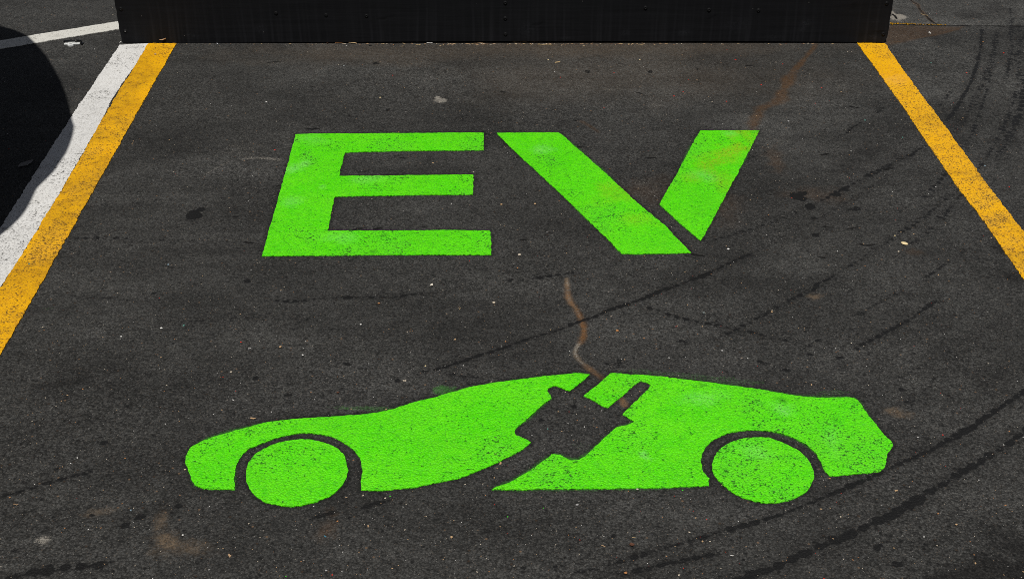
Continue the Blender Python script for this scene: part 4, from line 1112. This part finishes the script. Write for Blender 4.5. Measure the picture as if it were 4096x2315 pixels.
def tg(px, py, L, W, label, rot, seed, mat='wood', bend=.1): lay('twig', px, py, twig_bm(px2m(L, py), px2m(W, py) * .5, bend, seed), MP(mat), label, 'twig', rot, tw, .0003)
tg(64, 2017, 21, 3.0, 'thin twig at the far left, below the faint tyre mark', -4, 1)
tg(2414, 2184, 20, 4.0, 'pale twig below the rear half of the car symbol', -36, 2)
tg(2222, 2178, 8, 2.4, 'short pale straw left of the twig under the car rear', 50, 9, 'pale')
tg(2535, 2149, 14, 3.2, 'light straw just above the dark brown leaf', 8, 3, 'straw')
tg(2928, 2221, 15, 3.4, 'white sliver between two rows of tyre dots at the bottom right', 10, 4, 'white')
tg(1840, 1236, 12, 3.0, 'curved pale straw right of centre below the E', 65, 5, 'straw', .35)
tg(2203, 1319, 9, 2.6, 'short upright straw left of the tan trail', 80, 6, 'straw')
tg(2517, 1041, 9, 2.6, 'short orange straw under the foot of the V', 65, 7, 'straw')
tg(2182, 181, 62, 2.6, 'long curled dry grass stalk in front of the middle of the box', -6, 8, 'straw', .22)
tg(1925, 176, 60, 2.2, 'thin brown stalk against the foot of the box left of the middle screws', -14, 10, 'wood', .2)
tg(2110, 169, 120, 2.4, 'long dry stalk lying in the gap under the box', 1, 11, 'wood', .05)
tg(1719, 174, 24, 3.4, 'frayed white strand at the foot of the box', 0, 12, 'white', .3)
tg(3698, 62, 34, 2.4, 'thin stalk along the crack right of the box', -42, 13, 'straw', .1)
tg(999, 1395, 12, 3.5, 'white splinter high above the car nose', 25, 14, 'white')
lay('plastic_shred', 1301, 2144, chip_bm(px2m(13, 2144), px2m(4, 2144), px2m(2, 2144), 9), MP('blueplastic'), 'thin blue plastic shred below the front wheel', 'plastic', -42, None, .0003)
lay('paper_scrap', 870, 177, flake_bm(px2m(9, 177)), MP('greypaper'), 'small grey paper triangle at the foot of the box near its left end', 'paper scrap', 200, None, .0004)
lay('paper_scrap', 3719, 133, chip_bm(px2m(14, 133), px2m(5, 133), px2m(5, 133), 11), MP('white'), 'white curled paper strip on the brown stain right of the box', 'paper scrap', 115, None, .0003)
lay('paper_scrap', 483, 171.5, flake_bm(px2m(8, 172)), MP('white'), 'white paper corner sticking out at the left foot of the box', 'paper scrap', 150, None, .0004)
pf = 'bright paint flakes on the asphalt'
def fl(px, py, d, mat, label, seed): lay('paint_flake', px, py, shard_bm(px2m(d, py), seed, .12, 6), MP(mat), label, 'paint flake', seed * 50, pf, .0004)
fl(1561, 1983, 7, 'green', 'green paint flake just under the belly of the car front', 1)
fl(2031, 2065, 7, 'green', 'green paint flake below the middle of the car symbol', 2)
fl(2173, 2030, 6, 'green', 'green paint flake below the left end of the car rear', 3)
fl(2730, 1960, 7, 'green', 'green paint flake left of the rear wheel', 4)
fl(1144, 2304, 7, 'green', 'green paint flake at the bottom edge below the front wheel', 5)
fl(1329, 2297, 8, 'red', 'red paint flake at the bottom edge', 6)
fl(964, 1367, 8, 'red', 'red paint flake above and left of the car bonnet', 7)
fl(892, 1507, 6, 'red', 'red paint flake between the beige pebble and the car nose', 8)
fl(2696, 385, 9, 'red', 'red paint flake above the gap of the V', 9)
fl(2733, 367, 6, 'red', 'small red paint flake above the V, right of a larger one', 10)
fl(2241, 310, 6, 'red', 'red paint flake above the left stroke of the V', 11)
fl(1571, 302, 7, 'red', 'red paint flake above the letter E', 12)
fl(2942, 239, 9, 'red', 'red paint flake in front of the right part of the box', 13)
fl(3045, 339, 8, 'red', 'red paint flake beside the upper bend of the rust trail', 14)
fl(2906, 406, 8, 'red', 'red paint flake left of the lower bend of the rust trail', 15)
fl(3131, 257, 7, 'red', 'red paint flake left of the rust trail', 16)
fl(3286, 351, 7, 'red', 'red paint flake between the rust trail and the yellow line', 17)
fl(3261, 414, 6, 'red', 'red paint flake right of the rust trail foot', 18)
fl(4015, 213, 9, 'red', 'red paint flake near the upper right edge', 19)
fl(3866, 292, 7, 'red', 'red paint flake beside the dark curved tyre mark', 20)
fl(3167, 791, 5, 'red', 'red paint flake on the edge of the black oil spot', 21)
fl(4037, 748, 7, 'red', 'red paint flake right of the right yellow line', 22)
fl(3771, 1738, 8, 'red', 'red paint flake right of the car tail', 23)
fl(3296, 2312, 8, 'red', 'red paint flake at the bottom edge under the thick tyre track', 24)

# black and white plastic fitting left of the box
BLKP = mat_plain('black_plastic', (.006, .006, .007), .25, 0, .2, 300, .5)
WHTP = mat_plain('white_plastic', (.78, .79, .77), .35, 0, .05, 300, .5)
STEEL = mat_plain('dull_steel', (.55, .52, .45), .35, 1.0, .2, 500)
fit = empty('plastic_fitting', P(291, 176), R(4))
tag(fit, 'broken black and white plastic fitting with a ring, below the slanting white line', 'plastic fitting')
u = 1 / SC(176)                            # one photo pixel there
uy = 1 / SY(176)
def fbx(name, x0, x1, y0, y1, z0, z1, mat, bev=.0012): return slab(name, x0 * u, x1 * u, y0 * uy, y1 * uy, z0, z1, mat, fit, bev)
fbx('clip', -35, 36, -0.4, 3.0, .0008, .0125, BLKP, .002)
fbx('clip_lug', 35, 44, -6.5, 0, .0006, .006, BLKP, .0015)
fbx('bar', -31, 31, -5.0, -0.6, .0006, .0055, WHTP, .0012)
fbx('rib', -15, 12, -2.4, -0.6, .0062, .0078, WHTP, .0005)
def ring_bm(ro, ri, h):
    bm = bmesh.new(); n = 20; L = []
    for i in range(n):
        a = i * math.tau / n
        k = 1 - .10 * (math.cos(a * 6) > .3)
        c, s = math.cos(a), math.sin(a)
        L.append([bm.verts.new(p) for p in ((ro * k * c, ro * k * s, 0), (ro * k * c, ro * k * s, h), (ri * c, ri * s, h), (ri * c, ri * s, 0))])
    for i in range(n):
        a, b = L[i], L[(i + 1) % n]
        for k in range(4): bm.faces.new((a[k], b[k], b[(k + 1) % 4], a[(k + 1) % 4]))
    return bm
bm_obj('ring', ring_bm(13 * u, 6.5 * u, .0062), WHTP, fit, (-2 * u, -7.6 * uy, .0006))
bm = twig_bm(12 * u * 2, 1.6 * u, .0, 5, .1)
o = bm_obj('pin', bm, STEEL, fit, (17 * u, 1 * uy, .0125)); o.rotation_euler = (0, 0, R(80))

# ------------------------------------------------------------------ fine loose matter nobody could count
def scatter(name, spots, mats, label):
    V, Fc, mi = [], [], []
    for x, y, z, s, m, el, rot in spots:
        b = len(V); ca, sa = math.cos(rot), math.sin(rot)
        for dx, dy, dz in ((.5 * el, 0, .25), (0, .5, .2), (-.5 * el, .1, .25), (0, -.5, .3), (.05, .05, .62), (0, 0, 0)):
            V.append((x + s * (dx * ca - dy * sa), y + s * (dx * sa + dy * ca), z + s * dz))
        for a, c in ((0, 1), (1, 2), (2, 3), (3, 0)):
            Fc.append((b + a, b + c, b + 4)); Fc.append((b + c, b + a, b + 5)); mi += [m, m]
    me = bpy.data.meshes.new(name)
    me.from_pydata(V, [], Fc)
    for m in mats: me.materials.append(m)
    me.polygons.foreach_set('material_index', mi)
    o = bpy.data.objects.new(name, me); COL.objects.link(o)
    return tag(o, label, kind='stuff')
gr = []
rr = random.Random(21)
for k in range(4000):
    px, py = rr.uniform(-260, 4360), 20 + 2400 * rr.random() ** 1.15
    c = P(px, py)
    if c.y > YB - .004 and XL - .03 < c.x < XR + .03: continue
    q = rr.random()
    m = 0 if q < .15 else 1 if q < .48 else 2 if q < .78 else 3 if q < .95 else 4
    if m == 4 and px < 1900 and rr.random() < .8: m = 2
    s = min(.0042, .0009 + rr.expovariate(1 / .00055))
    gr.append((c.x, c.y, .0, s, m, rr.uniform(1, 2.2), rr.uniform(0, 6.3)))
scatter('loose_grit', gr, [MP('white'), MP('pale'), MP('tan'), MP('orange'), MP('red')], 'fine loose grit and crumbs scattered over the asphalt')
lt = []
for k in range(210):                                       # plant litter blown against the foot of the box
    u_ = rr.random()
    px = 520 + 3000 * u_
    if rr.random() < .5: px = rr.gauss(2250, 260)
    c = PW(px, 172, YB)
    lt.append((c.x, YB - .002 - abs(rr.gauss(0, .008)), .0, rr.uniform(.0015, .004), rr.choice((0, 1, 1, 2, 3, 4)), rr.uniform(1.5, 5), rr.gauss(0, .35)))
scatter('plant_litter', lt, [MP('straw'), MP('wood'), MP('brown'), MP('pale'), MP('dark')], 'crumbled dry plant litter along the foot of the black box')
# ------------------------------------------------------------------ the parked car whose shadow falls in from the left
ELEV = R(66.0)
SD = Vector((.108, .431, 0))                # shadow shift on the ground per metre of height
carpaint = mat_plain('dark_blue_car_paint', (.02, .03, .05), .25, .3, .05, 40, .5)
glassm = mat_plain('dark_window_glass', (.01, .012, .014), .08, 0, .05, 20, .6)
rubber = mat_plain('tyre_rubber', (.012, .012, .012), .8, 0, .2, 200)
alloy = mat_plain('alloy_rim', (.5, .5, .5), .3, .9, .08, 200)
lampm = mat_plain('headlamp_lens', (.6, .62, .65), .15, 0, .05, 60, .6)
blackm = mat_plain('black_grille', (.01, .01, .01), .5, 0, .2, 200)

sh = [(0,105),(60,122),(110,145),(150,185),(185,225),(215,275),(240,320),(262,375),(277,425),(285,465),(291,490),(297,505),(296,522),(290,550),(282,575),(265,615),(245,645),(215,690),(180,725),(152,752),(142,768),(130,795),(110,835),(85,870),(50,905),(0,937)]
T_ = [P(*p).to_2d() for p in sh]
Cc = []
for k, p in enumerate(T_):
    z = 1.15
    Cc.append(Vector((p.x - SD.x * z, p.y - SD.y * z)))
xmid = -2.46
front_y = max(p.y for p in Cc) + .17
side_x = Cc[-1].x
nose = [Vector((xmid, front_y)), Vector((xmid + .30, front_y - .02))] + Cc
ytail = -.75
right = nose + [Vector((side_x - .005, 1.6)), Vector((side_x - .01, .4)), Vector((side_x - .05, ytail + .35)), Vector((side_x - .22, ytail + .06)), Vector((xmid + .3, ytail))]
left = [Vector((2 * xmid - p.x, p.y)) for p in right[1:][::-1]]
plan = right + [Vector((xmid, ytail))] + left
cc = Vector((xmid, 2.0))
car = empty('parked_car', (xmid, 2.0, 0))
tag(car, 'dark parked car just left of the picture, throwing a rounded shadow over the white line', 'car')
def loft(name, rings, mat, cap=True, smooth=False):
    bm = bmesh.new()
    L = [[bm.verts.new((p.x - cc.x, p.y - cc.y, z)) for p, z in r_] for r_ in rings]
    n = len(L[0])
    for a, b in zip(L, L[1:]):
        for i in range(n): bm.faces.new((a[i], a[(i + 1) % n], b[(i + 1) % n], b[i]))
    if cap:
        bm.faces.new(L[0][::-1]); bm.faces.new(L[-1])
    return bm_obj(name, bm, mat, car, smooth=smooth)
def inset(pts, d): 
    out = []
    for p in pts:
        v = p - cc
        out.append(p - Vector((d * (1 if v.x > 0 else -1) * min(1, abs(v.x) / .6), d * max(-1, min(1, v.y / 1.5)))))
    return out
def hz(p, z):                              # bonnet falls a little towards the nose
    return z
sec = [(.20, .07), (.28, .02), (.42, .0), (.62, .0), (.80, .0), (1.155, .0), (1.175, .05), (1.185, .16)]
body = loft('body', [[(p, hz(p, z) if z > .7 else z) for p in inset(plan, d)] for z, d in sec], carpaint)
def rect(y0, y1, hw_, r_=.25, n=6):
    out = []
    for sx, sy, a0 in ((1, 1, 0), (-1, 1, 90), (-1, -1, 180), (1, -1, 270)):
        for i in range(n + 1):
            a = R(a0 + 90 * i / n)
            out.append(Vector((xmid + sx * (hw_ - r_) + r_ * math.cos(a), (y1 - r_ if sy > 0 else y0 + r_) + r_ * math.sin(a))))
    return out
loft('window', [[(p, 1.16) for p in rect(-.55, 2.55, .84)], [(p, 1.42) for p in rect(-.35, 2.2, .76)], [(p, 1.60) for p in rect(-.10, 2.0, .66)]], glassm)
loft('roof', [[(p, 1.601) for p in rect(-.12, 2.02, .67)], [(p, 1.64) for p in rect(-.02, 1.9, .60)], [(p, 1.66) for p in rect(.2, 1.8, .45)]], carpaint)
def cyl_bm(r_, w, ri=0.0, n=32):
    bm = bmesh.new()
    prof = [(ri, -w / 2), (r_ * .93, -w / 2), (r_, -w * .32), (r_, w * .32), (r_ * .93, w / 2), (ri, w / 2)]
    rings = [[bm.verts.new((x, r * math.cos(math.tau * i / n), r * math.sin(math.tau * i / n))) for i in range(n)] for r, x in prof]
    for a, b in zip(rings, rings[1:] + rings[:1]):
        for i in range(n): bm.faces.new((a[i], a[(i + 1) % n], b[(i + 1) % n], b[i]))
    return bm
for sx in (1, -1):
    for wy in (3.0, .25):
        w = bm_obj('wheel', cyl_bm(.31, .20, .19), rubber, car, (sx * (side_x - xmid - .16), wy - cc.y, .31))
        bm_obj('rim', cyl_bm(.188, .15, .03), alloy, w)
    hl = bmesh.new(); bmesh.ops.create_uvsphere(hl, u_segments=16, v_segments=8, radius=1)
    for v in hl.verts: v.co = Vector((v.co.x * .14, v.co.y * .07, v.co.z * .08))
    bm_obj('headlight', hl, lampm, car, (sx * (Cc[2].x - xmid - .05), Cc[2].y - cc.y - .075, .66), smooth=True)
    mr = bmesh.new(); bmesh.ops.create_uvsphere(mr, u_segments=16, v_segments=8, radius=1)
    for v in mr.verts: v.co = Vector((v.co.x * .07, v.co.y * .05, v.co.z * .055))
    bm_obj('mirror', mr, carpaint, car, (sx * .90, 2.05 - cc.y, 1.24), smooth=True)
slab('grille', -.26, .26, front_y - cc.y - .06, front_y - cc.y + .002, .34, .52, blackm, car, .01)

# ------------------------------------------------------------------ light, sky, camera
sunl = bpy.data.lights.new('sun', 'SUN')
sunl.energy = 3.5
sunl.angle = R(.53)
sunl.color = (1.0, .975, .93)
sun = bpy.data.objects.new('sun', sunl); COL.objects.link(sun)
dirv = Vector((SD.x, SD.y, -1)).normalized()
sun.rotation_euler = dirv.to_track_quat('-Z', 'Y').to_euler()
sun.location = (0, 0, 6)
w = bpy.data.worlds.new('World'); S.world = w; w.use_nodes = True
nt = w.node_tree
sky = nt.nodes.new('ShaderNodeTexSky'); sky.sky_type = 'NISHITA'; sky.sun_disc = False
to_sun = -dirv
sky.sun_elevation = math.asin(to_sun.z)
sky.air_density = .5; sky.dust_density = .5; sky.ozone_density = .5
sky.sun_rotation = math.atan2(to_sun.x, to_sun.y)
bg = nt.nodes['Background']; bg.inputs[1].default_value = .05
hs = nt.nodes.new('ShaderNodeHueSaturation'); hs.inputs['Saturation'].default_value = .45
nt.links.new(sky.outputs[0], hs.inputs['Color']); nt.links.new(hs.outputs[0], bg.inputs[0])

cam = bpy.data.cameras.new('camera')
cam.sensor_width = 36.0; cam.sensor_fit = 'HORIZONTAL'
cam.lens = F / 4096 * 36.0
cam.clip_start = .05; cam.clip_end = 2000
co_ = bpy.data.objects.new('camera', cam); COL.objects.link(co_)
co_.location = (0, 0, HC)
co_.rotation_euler = (math.pi / 2 - PITCH, 0, 0)
S.camera = co_

vs = S.view_settings
vs.view_transform = 'Standard'; vs.look = 'None'; vs.exposure = 0.0; vs.gamma = 1.0
S.display_settings.display_device = 'sRGB'
S.cycles.use_denoising = False
S.cycles.pixel_filter_type = 'BLACKMAN_HARRIS'
S.cycles.filter_width = .9
S.cycles.max_bounces = 6
